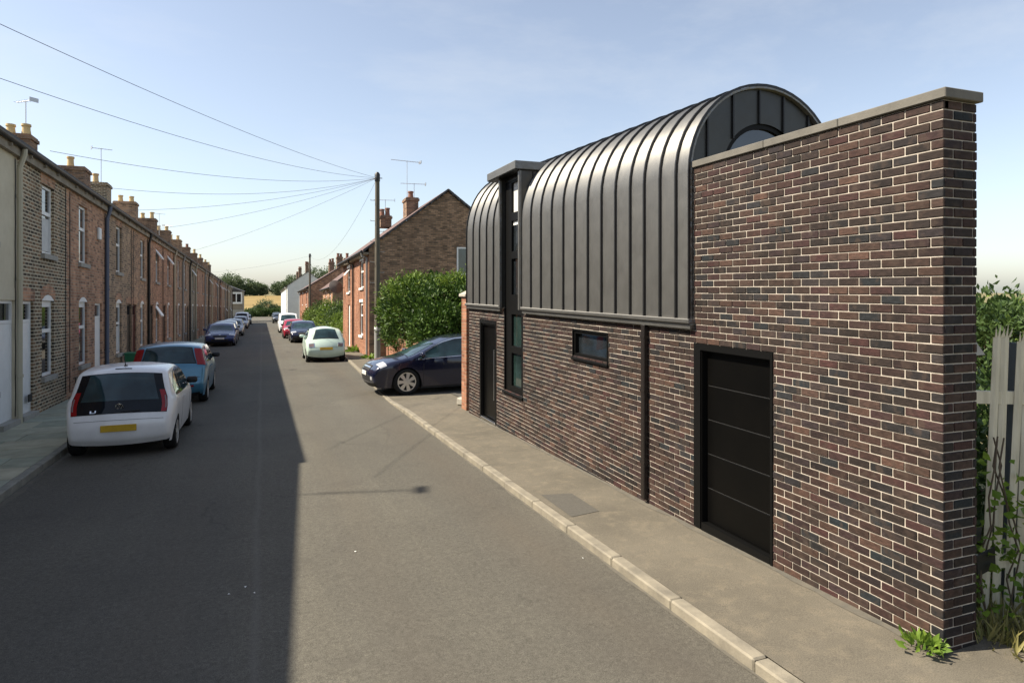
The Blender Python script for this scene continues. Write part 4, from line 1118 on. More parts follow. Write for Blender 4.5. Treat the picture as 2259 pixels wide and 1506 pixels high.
WHEEL = {}
def wheel_meshes(wr, spokes=5):
    k = (wr, spokes)
    if k in WHEEL: return WHEEL[k]
    w = 0.19; rr = wr * 0.70
    mb = MB().lathe([(rr, -w / 2), (wr - .03, -w / 2 - .008), (wr - .006, -w / 2 + .02), (wr, -w / 4), (wr, w / 4), (wr - .006, w / 2 - .02), (wr - .03, w / 2 + .008), (rr, w / 2), (rr, -w / 2)], (0, 0, 0), 'x', 28)
    t = bpy.data.meshes.new('tyre'); t.from_pydata(mb.v, [], mb.f); t.polygons.foreach_set('use_smooth', [True] * len(t.polygons)); t.materials.append(M['rubber'])
    mb = MB().lathe([(rr + .004, w / 2 - .005), (rr - .018, w / 2 - .002), (rr - .022, w / 2 - .05), (0, w / 2 - .055)], (0, 0, 0), 'x', 28)
    b = bpy.data.meshes.new('rim_dish'); b.from_pydata(mb.v, [], mb.f); b.materials.append(M['under'])
    mb = MB().lathe([(rr + .006, w / 2 - .012), (rr + .004, w / 2 + .004), (rr - .018, w / 2 + .002), (rr - .020, w / 2 - .03)], (0, 0, 0), 'x', 28)
    mb.lathe([(.062, w / 2 - .03), (.055, w / 2 + .004), (0, w / 2 + .008)], (0, 0, 0), 'x', 14)
    for i in range(spokes):
        a = 2 * math.pi * i / spokes + .3
        c, s_ = math.cos(a), math.sin(a)
        w0, w1 = .028, .052
        def P(r, q, x): return (x, r * c - q * s_, r * s_ + q * c)
        q = [P(.04, -w0, w / 2 + .002), P(.04, w0, w / 2 + .002), P(rr - .01, w1, w / 2 - .004), P(rr - .01, -w1, w / 2 - .004),
             P(.04, -w0, w / 2 - .03), P(.04, w0, w / 2 - .03), P(rr - .01, w1, w / 2 - .03), P(rr - .01, -w1, w / 2 - .03)]
        mb.add(q, [(0, 1, 2, 3), (0, 4, 5, 1), (1, 5, 6, 2), (2, 6, 7, 3), (3, 7, 4, 0)])
    r = bpy.data.meshes.new('rim'); r.from_pydata(mb.v, [], mb.f); r.materials.append(M['alloy'])
    WHEEL[k] = (t, b, r)
    return WHEEL[k]

def car(kind, label, x, y, yaw, paint, lod=0, cat='car', glass=None, name='parked_car', trim=None, rear_lamp=None, z=0.0, tilt=True, group='cars parked along the street'):
    S = CARS[kind]; L, W, wr = S['L'], S['W'], S['wr']
    glass = glass or M['glass_car']
    ti = math.atan(SL)
    R = Matrix.Rotation(-ti, 4, 'X') @ Matrix.Rotation(yaw, 4, 'Z')
    root = empty(name, (x, y, gz(y) + z), rot=R.to_euler()); tag(root, label, cat, group)
    fs = pchip(range(len(S['sil'])), [p[0] for p in S['sil']]); fz = pchip(range(len(S['sil'])), [p[1] for p in S['sil']])
    bt = [p[0] for p in S['belt']]; bz = [p[1] for p in S['belt']]
    cr, rr = S.get('cr', 0.06), S.get('rr', 0.10)
    def hw(t, zz):
        w = W / 2
        w *= 1 - .13 * max(0, 1 - t / .55) ** 2.2 - .16 * max(0, 1 - (L - t) / .8) ** 2.2
        zb = float(np.interp(t, bt, bz))
        if zz > zb: w -= S['tum'] * (zz - zb) + .03 * min(1, (zz - zb) / .08)
        else:
            d = (zb - zz) / zb
            w -= .02 * max(0, 1 - d / .12) ** 2 + .085 * d ** 2.4
        return w
    def zlow(t):
        zl = .205
        for a in S['ax']:
            d = abs(t - a); Ra = wr + .045
            if d < Ra: zl = max(zl, wr - .02 + math.sqrt(Ra * Ra - d * d))
        return zl
    def frame(s):
        e = .04
        t0, z0, t1, z1 = fs(s - e), fz(s - e), fs(s + e), fz(s + e)
        d = math.hypot(t1 - t0, z1 - z0) or 1
        return fs(s), fz(s), -(z1 - z0) / d, (t1 - t0) / d
    def P(s, q, side=1, off=0.0):
        t, zz, nt, nz = frame(s)
        At, Az = t - nt * (cr + rr), zz - nz * (cr + rr)
        yt = max(.05, hw(At, Az) - rr)
        if q <= 1: lat, o = q * yt, cr * q * q - off
        elif q <= 2:
            a = (q - 1) * math.pi / 2
            lat, o = yt + (rr + off) * math.sin(a), cr + rr - (rr + off) * math.cos(a)
        else:
            zl = min(zlow(At), Az); zc = Az + (zl - Az) * (q - 2)
            return (side * (hw(At, zc) + off), At - L / 2, zc)
        return (side * lat, t - nt * o - L / 2, zz - nz * o)
    # body shell
    step = .05 if lod == 0 else .10
    ss = [0.0]; n = len(S['sil']) - 1; s = 0.0
    while s < n - 1e-6:
        d = math.hypot(fs(min(s + .05, n)) - fs(s), fz(min(s + .05, n)) - fz(s)) / .05
        s = min(n, s + max(.02, min(.5, step / max(d, 1e-3)))); ss.append(s)
    qs = [0, .25, .5, .75, .92, 1, 1.25, 1.5, 1.75, 2] + [2 + k / 10 for k in range(1, 11)]
    full = [(q, -1) for q in reversed(qs[1:])] + [(q, 1) for q in qs]
    G = [[P(s, q, sd) for q, sd in full] for s in ss]
    mb = MB().grid(G, len(ss), len(full))
    body = mb.build('body', paint, root, smooth=True, sharp=50)
    # dark chassis inside
    mb = MB(); mb.box(-W / 2 + .25, W / 2 - .25, -L / 2 + .32, L / 2 - .32, .17, .62)
    a0, a1 = S['ax']
    mb.box(-W / 2 + .10, W / 2 - .10, a0 + wr + .06 - L / 2, a1 - wr - .06 - L / 2, .15, .5)
    e_ = S.get('cr', .06) + S.get('rr', .10) + .06
    mb.box(-W / 2 + .34, W / 2 - .34, -L / 2 + e_, -L / 2 + .3, .19, .5); mb.box(-W / 2 + .34, W / 2 - .34, L / 2 - .3, L / 2 - e_, .19, .5)
    mb.build('underbody', M['under'], root)
    def panel(name_, s0, s1, q0, q1, m, side=1, off=.006, ns=8, nq=6, parent=root, both=False, qf=None, th=.012):
        G_ = []
        G2 = []
        for i in range(ns):
            s_ = s0 + (s1 - s0) * i / (ns - 1)
            row = []; row2 = []
            for j in range(nq):
                u = j / (nq - 1)
                if both:
                    qq = (-q1 + 2 * q1 * u); k = qf(i / (ns - 1)) if qf else 1; qq *= k
                    row.append(P(s_, abs(qq), 1 if qq >= 0 else -1, off)); row2.append(P(s_, abs(qq), 1 if qq >= 0 else -1, off - th))
                else:
                    row.append(P(s_, q0 + (q1 - q0) * u, side, off)); row2.append(P(s_, q0 + (q1 - q0) * u, side, off - th))
            G_.append(row); G2.append(row2)
        b_ = MB().grid(G_, ns, nq)
        # rim back to the body so that the pane has an edge
        for A_, B_ in ((G_[0], G2[0]), (G2[-1], G_[-1])): b_.grid([B_, A_], 2, nq)
        for j in (0, nq - 1):
            b_.grid([[r[j] for r in G_], [r[j] for r in G2]], 2, ns)
        o = b_.build(name_, m, parent, smooth=True, sharp=40)
        return o
    # windscreen, rear window
    s0, s1, k = S['ws']
    panel('windscreen', s0, s1, 0, k, glass, both=True, nq=12, qf=lambda u: .90 + .10 * u)
    s0, s1, k = S['rw']
    rwm = glass
    if S['rear'] == 'inset':
        panel('tailgate_glass', s0 - .1, s1, 0, 1.2, M['glass_car'], both=True, nq=16, qf=lambda u: 1.0 - .06 * u)
        panel('rear_window', 4.45, 6.0, 0, .86, glass, both=True, nq=12, off=.013, qf=lambda u: 1 - .05 * u)
    else:
        panel('rear_window', s0, s1, 0, k, glass, both=True, nq=12, qf=lambda u: 1 - .08 * u)
        if lod == 0: panel('rear_window_seal', s0 - .12, s1 + .12, 0, k + .05, M['under'], both=True, nq=12, off=.003, qf=lambda u: 1 - .08 * u)
    # side windows
    def side_panel(bot, top, m, name_, side, off=.006, parent=root):
        ts = np.linspace(bot[0][0], bot[0][-1], 14)
        G_ = []
        for t in ts:
            zb_, zt_ = float(np.interp(t, bot[0], bot[1])), float(np.interp(t, top[0], top[1]))
            G_.append([(side * (hw(t, zz) + off), t - L / 2, zz) for zz in np.linspace(zb_, max(zt_, zb_ + .01), 6)])
        b_ = MB().grid(G_, 14, 6)
        I_ = [[(p[0] - side * .015, p[1], p[2]) for p in r] for r in G_]
        b_.grid([[r[0] for r in G_], [r[0] for r in I_]], 2, 14); b_.grid([[r[-1] for r in G_], [r[-1] for r in I_]], 2, 14)
        b_.grid([G_[0], I_[0]], 2, 6); b_.grid([G_[-1], I_[-1]], 2, 6)
        return b_.build(name_, m, parent, smooth=True, sharp=40)
    for side in (-1, 1):
        for bot, top in S['sw']:
            side_panel(bot, top, glass, 'side_window', side)
        if trim:
            b0 = S['sw'][0][0]; b1 = S['sw'][-1][0]
            ts = [b0[0][0], b1[0][-1]]
            zz = [b0[1][0] - .012, b1[1][-1] - .012]
            side_panel((ts, [q - .022 for q in zz]), (ts, zz), trim, 'window_trim', side, .009)
            tx = S['sw'][-1][1]
            side_panel((tx[0], [q + .008 for q in tx[1]]), (tx[0], [q + .034 for q in tx[1]]), trim, 'window_trim', side, .009)
        # door shut lines, handle, mirror
        if lod == 0:
            for t in S['doors']:
                zt_ = float(np.interp(t, bt, bz)) - .01
                side_panel(([t - .006, t + .006], [max(.24, zlow(t) + .02)] * 2), ([t - .006, t + .006], [zt_] * 2), M['under'], 'door_gap', side, .002)
            for t in S['doors'][:-1]:
                zt_ = float(np.interp(t, bt, bz)) - .12
                side_panel(([t + .06, t + .24], [zt_, zt_]), ([t + .06, t + .24], [zt_ + .035, zt_ + .03]), trim or paint, 'door_handle', side, .022)
        tm = S['sw'][-1][0][0][-1] - .12; zm = float(np.interp(tm, bt, bz)) + .07
        mw = hw(tm, zm)
        mb = MB(); mb.bev(min(side * (mw - .01), side * (mw + .19)), max(side * (mw - .01), side * (mw + .19)), tm - L / 2 - .05, tm - L / 2 + .06, zm - .01, zm + .115, .03)
        mr = mb.build('wing_mirror', M['under'] if kind in ('city', 'super', 'van') else paint, root, smooth=True, sharp=60)
        # wheels
        for a in S['ax']:
            t_, b_, r_ = wheel_meshes(wr, 7 if kind == 'hatch' else 5)
            o = inst('wheel', t_, root, (side * (W / 2 - .115), a - L / 2, wr), rot=(random.uniform(0, 6), 0, 0 if side > 0 else math.pi))
            inst('rim_dish', b_, o); inst('rim', r_, o)
    # sills and bumper bottoms in black plastic
    if kind not in ('city', 'retro'): panel('rear_valance', .02, .35, 0, 1.0, M['under'], both=True, nq=14, ns=5, off=.004)
    panel('front_valance', n - .9, n - .02, 0, 1.3, M['under'], both=True, nq=14, ns=5, off=.004)
    # head lamps, grille, plates
    for side in (-1, 1):
        panel('headlight', n - 3.75, n - 3.12, .70, 1.75, M['clear_lamp'], side, off=.010, ns=5, nq=6)
    panel('grille', n - 2.9, n - 2.35, 0, .55, M['under'], both=True, nq=8, ns=4)
    panel('lower_grille', n - 1.75, n - 1.1, 0, .70, M['under'], both=True, nq=8, ns=4)
    panel('badge', n - 3.12, n - 2.98, 0, .075, M['chrome'], both=True, nq=5, ns=4, off=.014)
    if kind == 'hatch':
        panel('grille_bar', n - 2.72, n - 2.58, 0, .52, M['chrome'], both=True, nq=8, ns=4, off=.012)
        for side in (-1, 1): panel('fog_lamp', n - 1.7, n - 1.35, .78, .95, M['clear_lamp'], side, off=.012, ns=4, nq=4)
    mb = MB()
    def plate(s_, m, nm):
        t, zz, nt, nz = frame(s_)
        o = inst(nm, None, root) if False else None
        mb = MB(); mb.bev(-.26, .26, -.006, .006, -.055, .055, .003)
        ob = mb.build(nm, m, root)
        ob.location = (0, t + nt * .010 - L / 2, zz + nz * .010)
        ob.rotation_euler = (math.atan2(nz, abs(nt)) * (1 if nt > 0 else -1), 0, 0)
        return ob
    plate(n - 2.0, M['plate_w'], 'number_plate')
    plate(1.9 if kind in ('city', 'super') else 2.5, M['plate_y'], 'number_plate')
    # tail lamps
    for side in (-1, 1):
        if S['rear'] == 'inset':
            o = panel('tail_light', 3.42, 4.85, .925, 1.15, M['red_lamp'], side, off=.016, ns=8, nq=6)
            panel('lamp_lens', 4.0, 4.6, 1.0, 1.10, M['grey_lamp'], side, off=.019, ns=5, nq=4, parent=o)
        elif S['rear'] == 'tall':
            panel('tail_light', 4.75, 6.3, .88, 1.7, M['red_lamp'], side, off=.014, ns=8, nq=6)
            panel('bumper_lamp', 1.5, 1.8, .62, .82, M['red_lamp'], side, off=.01, ns=4, nq=4)
        elif S['rear'] == 'round':
            o = panel('tail_light', 3.15, 4.05, .80, 1.25, rear_lamp or M['red_lamp'], side, off=.014, ns=6, nq=6)
            panel('lamp_surround', 3.05, 4.15, .76, 1.32, M['chrome'], side, off=.009, ns=6, nq=6, parent=o)
        else:
            panel('tail_light', 3.2, 4.4, .60, 1.7, M['red_lamp'], side, off=.012, ns=6, nq=8)
    if lod == 0:
        # tailgate gap, wiper, roof aerial, bumper crease
        panel('tailgate_gap', (2.55 if kind == 'city' else 3.02) if kind != 'retro' else 2.85, (2.58 if kind == 'city' else 3.06) if kind != 'retro' else 2.89, 0, 1.0, M['under'], both=True, nq=12, ns=2, off=.002)
        t, zz, nt, nz = frame(S['rw'][1] + 1.1)
        if kind == 'city':
            t, zz = .62, fz(8)
            mb = MB(); mb.tube([(0, .60 - L / 2, zz - .01), (0, .42 - L / 2, zz + .19)], [.009, .005], 8); mb.lathe([(.03, 0), (.028, .018), (0, .022)], (0, .60 - L / 2, zz - .005), 'z', 10); mb.build('roof_aerial', M['under'], root)
            panel('spoiler_lamp', 7.02, 7.2, 0, .22, M['under'], both=True, nq=8, ns=3, off=.004)
    return root, panel, P, frame

def build_cars():
    pw = mat_paint('paint_white', (0.82, 0.82, 0.82), .3); pb = mat_paint('paint_light_blue', (0.065, 0.21, 0.32), .3, .25)
    pn = mat_paint('paint_navy', (0.007, 0.009, 0.032), .22, .3, .9); pmint = mat_paint('paint_mint', (0.56, 0.70, 0.62), .3)
    pred = mat_paint('paint_red', (0.30, 0.012, 0.030), .3); pgrey = mat_paint('paint_silver', (0.34, 0.35, 0.36), .35, .5)
    pblue = mat_paint('paint_dark_blue', (0.020, 0.032, 0.12), .25, .2); pblk = mat_paint('paint_black', (0.012, 0.013, 0.013), .25)
    r, panel, P, frame = car('city', 'small white hatchback seen from behind, nearest car on the left', -2.08, 13.32, 0.0, pw, glass=M['glass_teal'])
    r.scale = (.94, .94, .94)
    # round badge: ring with the V over W strokes
    t, zz, nt, nz = frame(4.15)
    L = CARS['city']['L']
    mb = MB()
    mb.lathe([(.062, -.004), (.062, .006), (.052, .010), (.050, .006), (.050, -.004)], (0, 0, 0), 'y', 24)
    def stroke(pts):
        for (a, b), (c, d) in zip(pts[:-1], pts[1:]):
            mb.tube([(a, .002, b), (c, .002, d)], .0055, 6)
    stroke([(-.022, .046), (0, .006), (.022, .046)]); stroke([(-.044, .024), (-.020, -.044), (0, -.004), (.020, -.044), (.044, .024)])
    o = mb.build('badge', M['chrome'], r)
    o.location = (0, t - L / 2 + nt * .024, zz + nz * .024); o.rotation_euler = (math.atan2(nz, -nt) * -1, 0, math.pi)
    mb = MB(); mb.box(-.42, -.40, -.003, .003, -.02, .02); mb.box(-.40, -.35, -.003, .003, -.02, -.012); mb.box(-.352, -.335, -.003, .003, -.014, .024)
    t, zz, nt, nz = frame(3.72)
    o = mb.build('model_lettering', M['chrome'], r); o.location = (0, t - L / 2 + .0 + nt * .022 + .012, zz + nz * .022); o.rotation_euler = (-math.atan2(nz, -nt), 0, 0)
    mb = MB(); mb.tube([(.02, -L / 2 + .045, .76), (.30, -L / 2 + .045, .77)], .009, 6); mb.build('rear_wiper', M['under'], r)
    car('super', 'light blue hatchback with tall red rear lamps, in front of the white one', -2.10, 19.45, 0.0, pb, glass=M['glass_teal'])
    car('saloon', 'dark blue car facing us on the left, under the terraced houses', -2.42, 45.6, math.pi, pblue, lod=0, glass=M['glass_teal'])
    car('super', 'silver car right behind the dark blue one on the left', -2.45, 51.2, math.pi, pgrey, lod=1, glass=M['glass_teal'])
    car('saloon', 'silver saloon third of the facing cars on the left', -2.35, 61.5, math.pi, pgrey, lod=1, glass=M['glass_teal'])
    car('saloon', 'grey car with dark bumper in front of the far white van on the left', -2.4, 82.5, math.pi, pgrey, lod=1)
    car('van', 'far white van on the left side of the street', -2.5, 93, math.pi, pw, lod=1, cat='van', name='parked_van')
    car('super', 'farthest dark car on the left side, beyond the white van', -2.3, 104, math.pi, pblk, lod=1)
    car('retro', 'pale mint green rounded small car seen from behind on the right', 2.52, 30.35, 0.0, pmint, rear_lamp=M['grey_lamp'], glass=M['glass_teal'])
    car('saloon', 'shiny navy car facing us behind the mint green car', 2.60, 47.3, math.pi, pn, glass=M['glass_teal'])
    car('super', 'dark red car facing us beside the white van', 2.30, 54.0, math.pi, pred, lod=1, glass=M['glass_teal'])
    car('van', 'small white van facing us on the right', 2.30, 66.5, math.pi, pw, lod=1, cat='van', name='parked_van', glass=M['glass_teal'])
    car('hatch', 'black car behind the white van on the right', 2.35, 108, math.pi, pblk, lod=1)
    car('hatch', 'farthest black car on the right near the white house', 2.6, 134, math.pi, pblk, lod=1)
    # the navy hatchback nosing out of the driveway, facing the road
    car('hatch', 'navy hatchback with alloy wheels nosing out of the driveway', 4.72, 17.72, math.pi / 2 + rad(3), pn, trim=M['chrome'], z=.03, glass=M['glass_teal'])
build_cars()

# ------------------------------------------------------------------ vegetation
def leaf_mesh(name, pts, dirs, size, m, parent=None, loc=None, aspect=0.5, var=0.4):
    """One small folded leaf per point: four corners on a midrib."""
    n = len(pts)
    d = dirs + rng.normal(0, .55, (n, 3)); d /= np.linalg.norm(d, axis=1)[:, None] + 1e-9
    r = rng.normal(0, 1, (n, 3)); sd = np.cross(d, r); sd /= np.linalg.norm(sd, axis=1)[:, None] + 1e-9
    nn = np.cross(sd, d)
    L_ = size * (1 + var * (rng.random(n) * 2 - 1))[:, None]
    w = L_ * aspect * .5
    a = pts; b = pts + d * L_ * .5 + sd * w + nn * w * .35; c = pts + d * L_ - nn * w * .2; e = pts + d * L_ * .5 - sd * w + nn * w * .35
    V = np.stack([a, b, c, e], 1).reshape(-1, 3)
    me = bpy.data.meshes.new(name)
    me.vertices.add(4 * n); me.vertices.foreach_set('co', V.astype(np.float32).ravel())
    me.loops.add(6 * n); me.polygons.add(2 * n)
    i = np.arange(n)[:, None] * 4
    F = np.concatenate([i + np.array([[0, 1, 2]]), i + np.array([[0, 2, 3]])], 1).reshape(-1)
    me.loops.foreach_set('vertex_index', F.astype(np.int32))
    me.polygons.foreach_set('loop_start', (np.arange(2 * n) * 3).astype(np.int32))
    me.polygons.foreach_set('loop_total', np.full(2 * n, 3, np.int32))
    me.update(calc_edges=True); me.validate()
    me.materials.append(m)
    o = bpy.data.objects.new(name, me)
    if loc is not None: o.location = loc
    return link(o, parent)

def blob_points(blobs, n, clump=60, spread=.22, inner=.35):
    vol = np.array([b[3] * b[4] + b[4] * b[5] + b[3] * b[5] for b in blobs]); vol = vol / vol.sum()
    P, D = [], []
    for b, f in zip(blobs, vol):
        k = max(5, int(clump * f * len(blobs))); m = int(n * f)
        u = rng.normal(0, 1, (k, 3)); u /= np.linalg.norm(u, axis=1)[:, None]
        c = u * (inner + (1 - inner) * rng.random((k, 1)) ** .35)
        idx = rng.integers(0, k, m)
        p = c[idx] + rng.normal(0, spread, (m, 3)) * (.5 + rng.random((k, 1))[idx])
        P.append(p * np.array(b[3:6]) + np.array(b[0:3])); D.append(u[idx] * .7 + np.array([0, 0, .35]))
    return np.concatenate(P), np.concatenate(D)

def plant(name, label, cat, base, blobs, n, size, m, clump=60, spread=.2, trunk=None, group=None, floor=0.02, part='foliage', aspect=.5, inner=.35):
    root = empty(name, base); tag(root, label, cat, group)
    P, D = blob_points(blobs, n, clump, spread, inner)
    k = P[:, 2] > floor
    leaf_mesh(part, P[k], D[k], size, m, root, aspect=aspect)
    mb = MB()
    top = max(b[2] for b in blobs)
    tr = trunk or .05
    mb.tube([(0, 0, -.1), (tr * .4, 0, top * .5), (0, tr * .6, top)], [tr, tr * .75, tr * .35], 8)
    for b in blobs:
        q = Vector((b[0], b[1], b[2])); st = Vector((0, 0, min(q.z * .55, top * .6)))
        for _ in range(3):
            e = q + Vector((random.uniform(-.5, .5) * b[3], random.uniform(-.5, .5) * b[4], random.uniform(0, .5) * b[5]))
            mb.tube([st, (st + e) / 2 + Vector((0, 0, .1)), e], [tr * .5, tr * .35, tr * .12], 5)
    mb.build('trunk' if cat == 'tree' else 'stem', M['bark'], root, smooth=True)
    return root

def build_plants():
    # the big laurel over the garden wall
    plant('laurel_bush', 'large glossy laurel bush hanging over the garden wall behind the navy hatchback', 'bush', (6.3, 23.0, gz(23)),
          [(-1.1, 1.2, 1.9, 1.1, 2.3, 1.35), (.2, -.9, 1.9, 1.7, 2.0, 1.3), (-.9, 2.6, 1.6, .9, 1.2, 1.1), (1.5, -.4, 2.2, 1.6, 1.7, 1.15), (-.2, .8, 2.55, 1.2, 1.8, .85), (-.7, -1.7, 1.35, 1.1, 1.2, 1.0)],
          34000, .14, M['leaf_laurel'], clump=300, spread=.085, trunk=.09, floor=.35, inner=.72)
    plant('light_shrub', 'yellow-green shrub growing out of the top of the laurel', 'bush', (5.2, 24.4, gz(24.4)),
          [(0, 0, 3.0, .8, 1.3, .45), (1.5, -2.2, 3.2, .9, .9, .35), (-.5, 1.0, 2.4, .5, .8, .7)], 6200, .14, M['leaf_lime'], clump=60, spread=.2, trunk=.05, floor=1.2, aspect=.28)
    plant('corner_shrub', 'light green shrub showing between laurel and the barrel roof', 'bush', (7.6, 19.2, gz(19)),
          [(0, 0, 2.1, 1.0, 1.0, 1.0), (-.4, .8, 1.5, .9, .9, .9)], 5200, .13, M['leaf_lime'], clump=50, spread=.2, trunk=.05, floor=.3)
    # gardens down the right side
    spec = [(5.4, 46.5, 1.9, 1.2, 'leaf_lime'), (5.7, 51, 2.5, 1.5, 'leaf_tree'), (5.3, 55.5, 2.7, 1.4, 'leaf_lime'), (5.6, 60.5, 3.2, 1.4, 'leaf_tree'), (5.0, 66.5, 2.4, 1.2, 'leaf_lime'), (4.95, 73, 2.0, 1.0, 'leaf_tree')]
    labs = ['low light green shrub just past the orange brick house', 'rounded dark green garden shrub left of the orange brick house', 'bright green shrub in front of the low red brick house',
            'tallest dark shrub beside the second telegraph pole', 'yellow-green shrub behind the second telegraph pole', 'small dark shrub near the red brick house']
    for (x, y, h, r, m), lab in zip(spec, labs):
        plant('garden_shrub', lab, 'bush', (x, y, gz(y)), [(0, 0, h * .58, r, r * 1.2, h * .42), (-.3, -r * .8, h * .42, r * .7, r * .8, h * .36), (.3, r * .8, h * .5, r * .7, r * .8, h * .4)], 4200, .17, M[m], clump=60, spread=.17, trunk=.06, group='garden shrubs on the right')
    # green lawn hedge by the orange house
    plant('clipped_hedge', 'low clipped bright green hedge behind the mint green car', 'hedge', (4.75, 43.6, gz(43.6)), [(0, 0, .75, .28, 2.6, .62)], 4200, .10, M['leaf_lime'], clump=120, spread=.12, trunk=.03)
    # end of the street
    zb = gz(190) - .1
    plant('street_end_hedge', 'dark hedge closing the end of the road', 'hedge', (-.5, 191.5, zb), [(-4, 0, 1.0, 3, 1.2, 1.1), (0, 0, 1.1, 3, 1.2, 1.2), (4, 0, 1.0, 3, 1.2, 1.1), (8, 0, .9, 3, 1.2, 1.0)], 7000, .38, M['leaf_tree'], clump=100, spread=.2, trunk=.1)
    plant('street_end_shrub', 'rounded shrub in front of the golden field at the road end', 'bush', (.9, 196, zb), [(0, 0, 2.3, 2.4, 1.6, 2.0), (-2.4, 0, 1.5, 1.8, 1.3, 1.3), (2.6, 0, 1.6, 1.6, 1.3, 1.4)], 5200, .42, M['leaf_far'], clump=80, spread=.18, trunk=.12)
    # far trees beyond the field
    zt = gz(192) + 3.3
    far = [(-18, 432, 13.5, 7, 'left-hand far tree with rounded crown beyond the field'), (-10, 436, 10, 6.5, 'lower far tree right of the rounded one beyond the field'), (-3, 440, 8, 6, 'low far tree at the right end of the left clump beyond the field'),
           (12, 440, 9, 6.5, 'low far tree at the left end of the right-hand clump'), (20, 436, 13, 7.5, 'far tree second in the right-hand clump beyond the field'), (31, 434, 17, 8.5, 'tall far tree third in the right-hand clump'), (44, 436, 20, 9, 'tallest far tree behind the white house roof'), (-30, 434, 12, 7, 'far tree behind the brown end building')]
    for x, y, h, r, lab in far:
        plant('far_tree', lab, 'tree', (x, y, zt - .2), [(0, 0, h * .62, r * .8, r * .8, h * .38), (-r * .5, 0, h * .42, r * .6, r * .6, h * .34), (r * .5, 0, h * .45, r * .6, r * .6, h * .34), (0, -r * .3, h * .3, r * .8, r * .5, h * .28)], 5200, .95, M['leaf_far'], clump=90, spread=.17, trunk=.4, group='trees beyond the field')
    # trees beyond the palisade fence on the right
    for (x, y, h, r, lab) in [(19, 12.5, 2.65, 2.2, 'sunlit tree right against the brick wall edge, beyond the fence'), (22, 11.6, 2.55, 2.4, 'middle tree beyond the palisade fence'), (26, 12.6, 2.75, 2.6, 'tree at the right picture edge beyond the fence'), (21, 17, 2.9, 2.2, 'tree behind the brick wall, mostly hidden')]:
        plant('background_tree', lab, 'tree', (x, y, gz(y) - .1), [(0, 0, h * .6, r, r, h * .40), (-.9, .5, h * .45, r * .8, r * .8, h * .4), (.9, -.5, h * .5, r * .8, r * .8, h * .42)], 6500, .20, M['leaf_tree'] if x in (19, 26) else M['leaf_lime'], clump=90, spread=.16, trunk=.12, group='trees beyond the palisade fence')
    plant('bramble', 'bramble thicket behind the palisade fence', 'bush', (6.9, 4.5, gz(4.5)), [(0, 0, .7, 1.0, .5, .75), (1.0, .2, .8, 1.0, .6, .8), (-1.0, -.3, .5, .8, .4, .6)], 6500, .075, M['leaf_tree'], clump=120, spread=.15, trunk=.03, aspect=.7)
    # rough grass on the verge
    n = 9000
    pts = np.stack([4.40 + 3.2 * rng.random(n) ** 1.3, 1.2 + 3.4 * rng.random(n), np.zeros(n)], 1)
    k = ~((pts[:, 0] < 4.36) & (pts[:, 1] > 2.88)); pts = pts[k]
    pts[:, 2] = [gz(y) + .0 for y in pts[:, 1]]
    dirs = np.tile(np.array([0, 0, 1.6]), (len(pts), 1)) + rng.normal(0, .5, (len(pts), 3))
    g = leaf_mesh('rough_grass', pts, dirs, .17, M['grass_dry'], aspect=.07, var=.7)
    tag(g, 'dry yellow and green grass at the foot of the palisade fence', 'grass', kind='stuff')
    # bramble and bindweed on the fence
    P, D = [], []
    for (x, y, z, r, m) in [(4.66, 3.12, .55, .16, 70), (4.85, 3.05, .85, .13, 40), (4.95, 3.02, .35, .2, 90), (5.2, 3.0, .6, .2, 70), (4.58, 3.16, 1.05, .1, 25), (5.3, 3.0, .95, .15, 40), (4.55, 3.1, .2, .15, 60)]:
        p = rng.normal(0, 1, (m, 3)); p *= r / 1.4; P.append(p + np.array([x, y, z])); D.append(np.tile(np.array([-.2, -.7, .2]), (m, 1)))
    root = empty('bindweed', (4.7, 3.05, gz(3))); tag(root, 'bright leafy climbing weed on the palisade fence', 'weed')
    leaf_mesh('foliage', np.concatenate(P) - np.array([4.7, 3.05, gz(3)]), np.concatenate(D), .06, M['leaf_weed'], root, aspect=.8)
    mb = MB()
    for k in range(9):
        x = 4.5 + random.random() * .85
        pts = [Vector((x - 4.7, .04, -.05))]
        for j in range(7): pts.append(pts[-1] + Vector((random.uniform(-.1, .1), random.uniform(-.03, .02), .2)))
        mb.tube(pts, [.006] * len(pts), 5)
    mb.build('stem', M['bark'], root)
    # weeds on the pavement at the wall corner, and by the orange house
    def weed(x, y, lab, n_, r, s_, z=.1):
        rt = empty('pavement_weed', (x, y, gz(y) + z)); tag(rt, lab, 'weed', 'weeds in the pavement')
        p = rng.normal(0, 1, (n_, 3)) * np.array([r, r, .012]); p[:, 2] = np.abs(p[:, 2]) + .01
        d = p / (np.linalg.norm(p, axis=1)[:, None] + 1e-6) + np.array([0, 0, .5])
        leaf_mesh('foliage', p, d, s_, M['leaf_weed'], rt, aspect=.42)
        mb = MB(); mb.tube([(0, 0, -.01), (0, 0, .05)], .006, 5); mb.build('stem', M['bark'], rt)
    weed(3.93, 2.99, 'flat green weed at the near corner of the dark brick wall', 110, .05, .065)
    weed(4.36, 33.6, 'tuft of weeds at the foot of the orange brick house', 80, .16, .28)
    weed(4.42, 28.7, 'tuft of weeds at the foot of the garden gate pillar', 60, .14, .2)
build_plants()

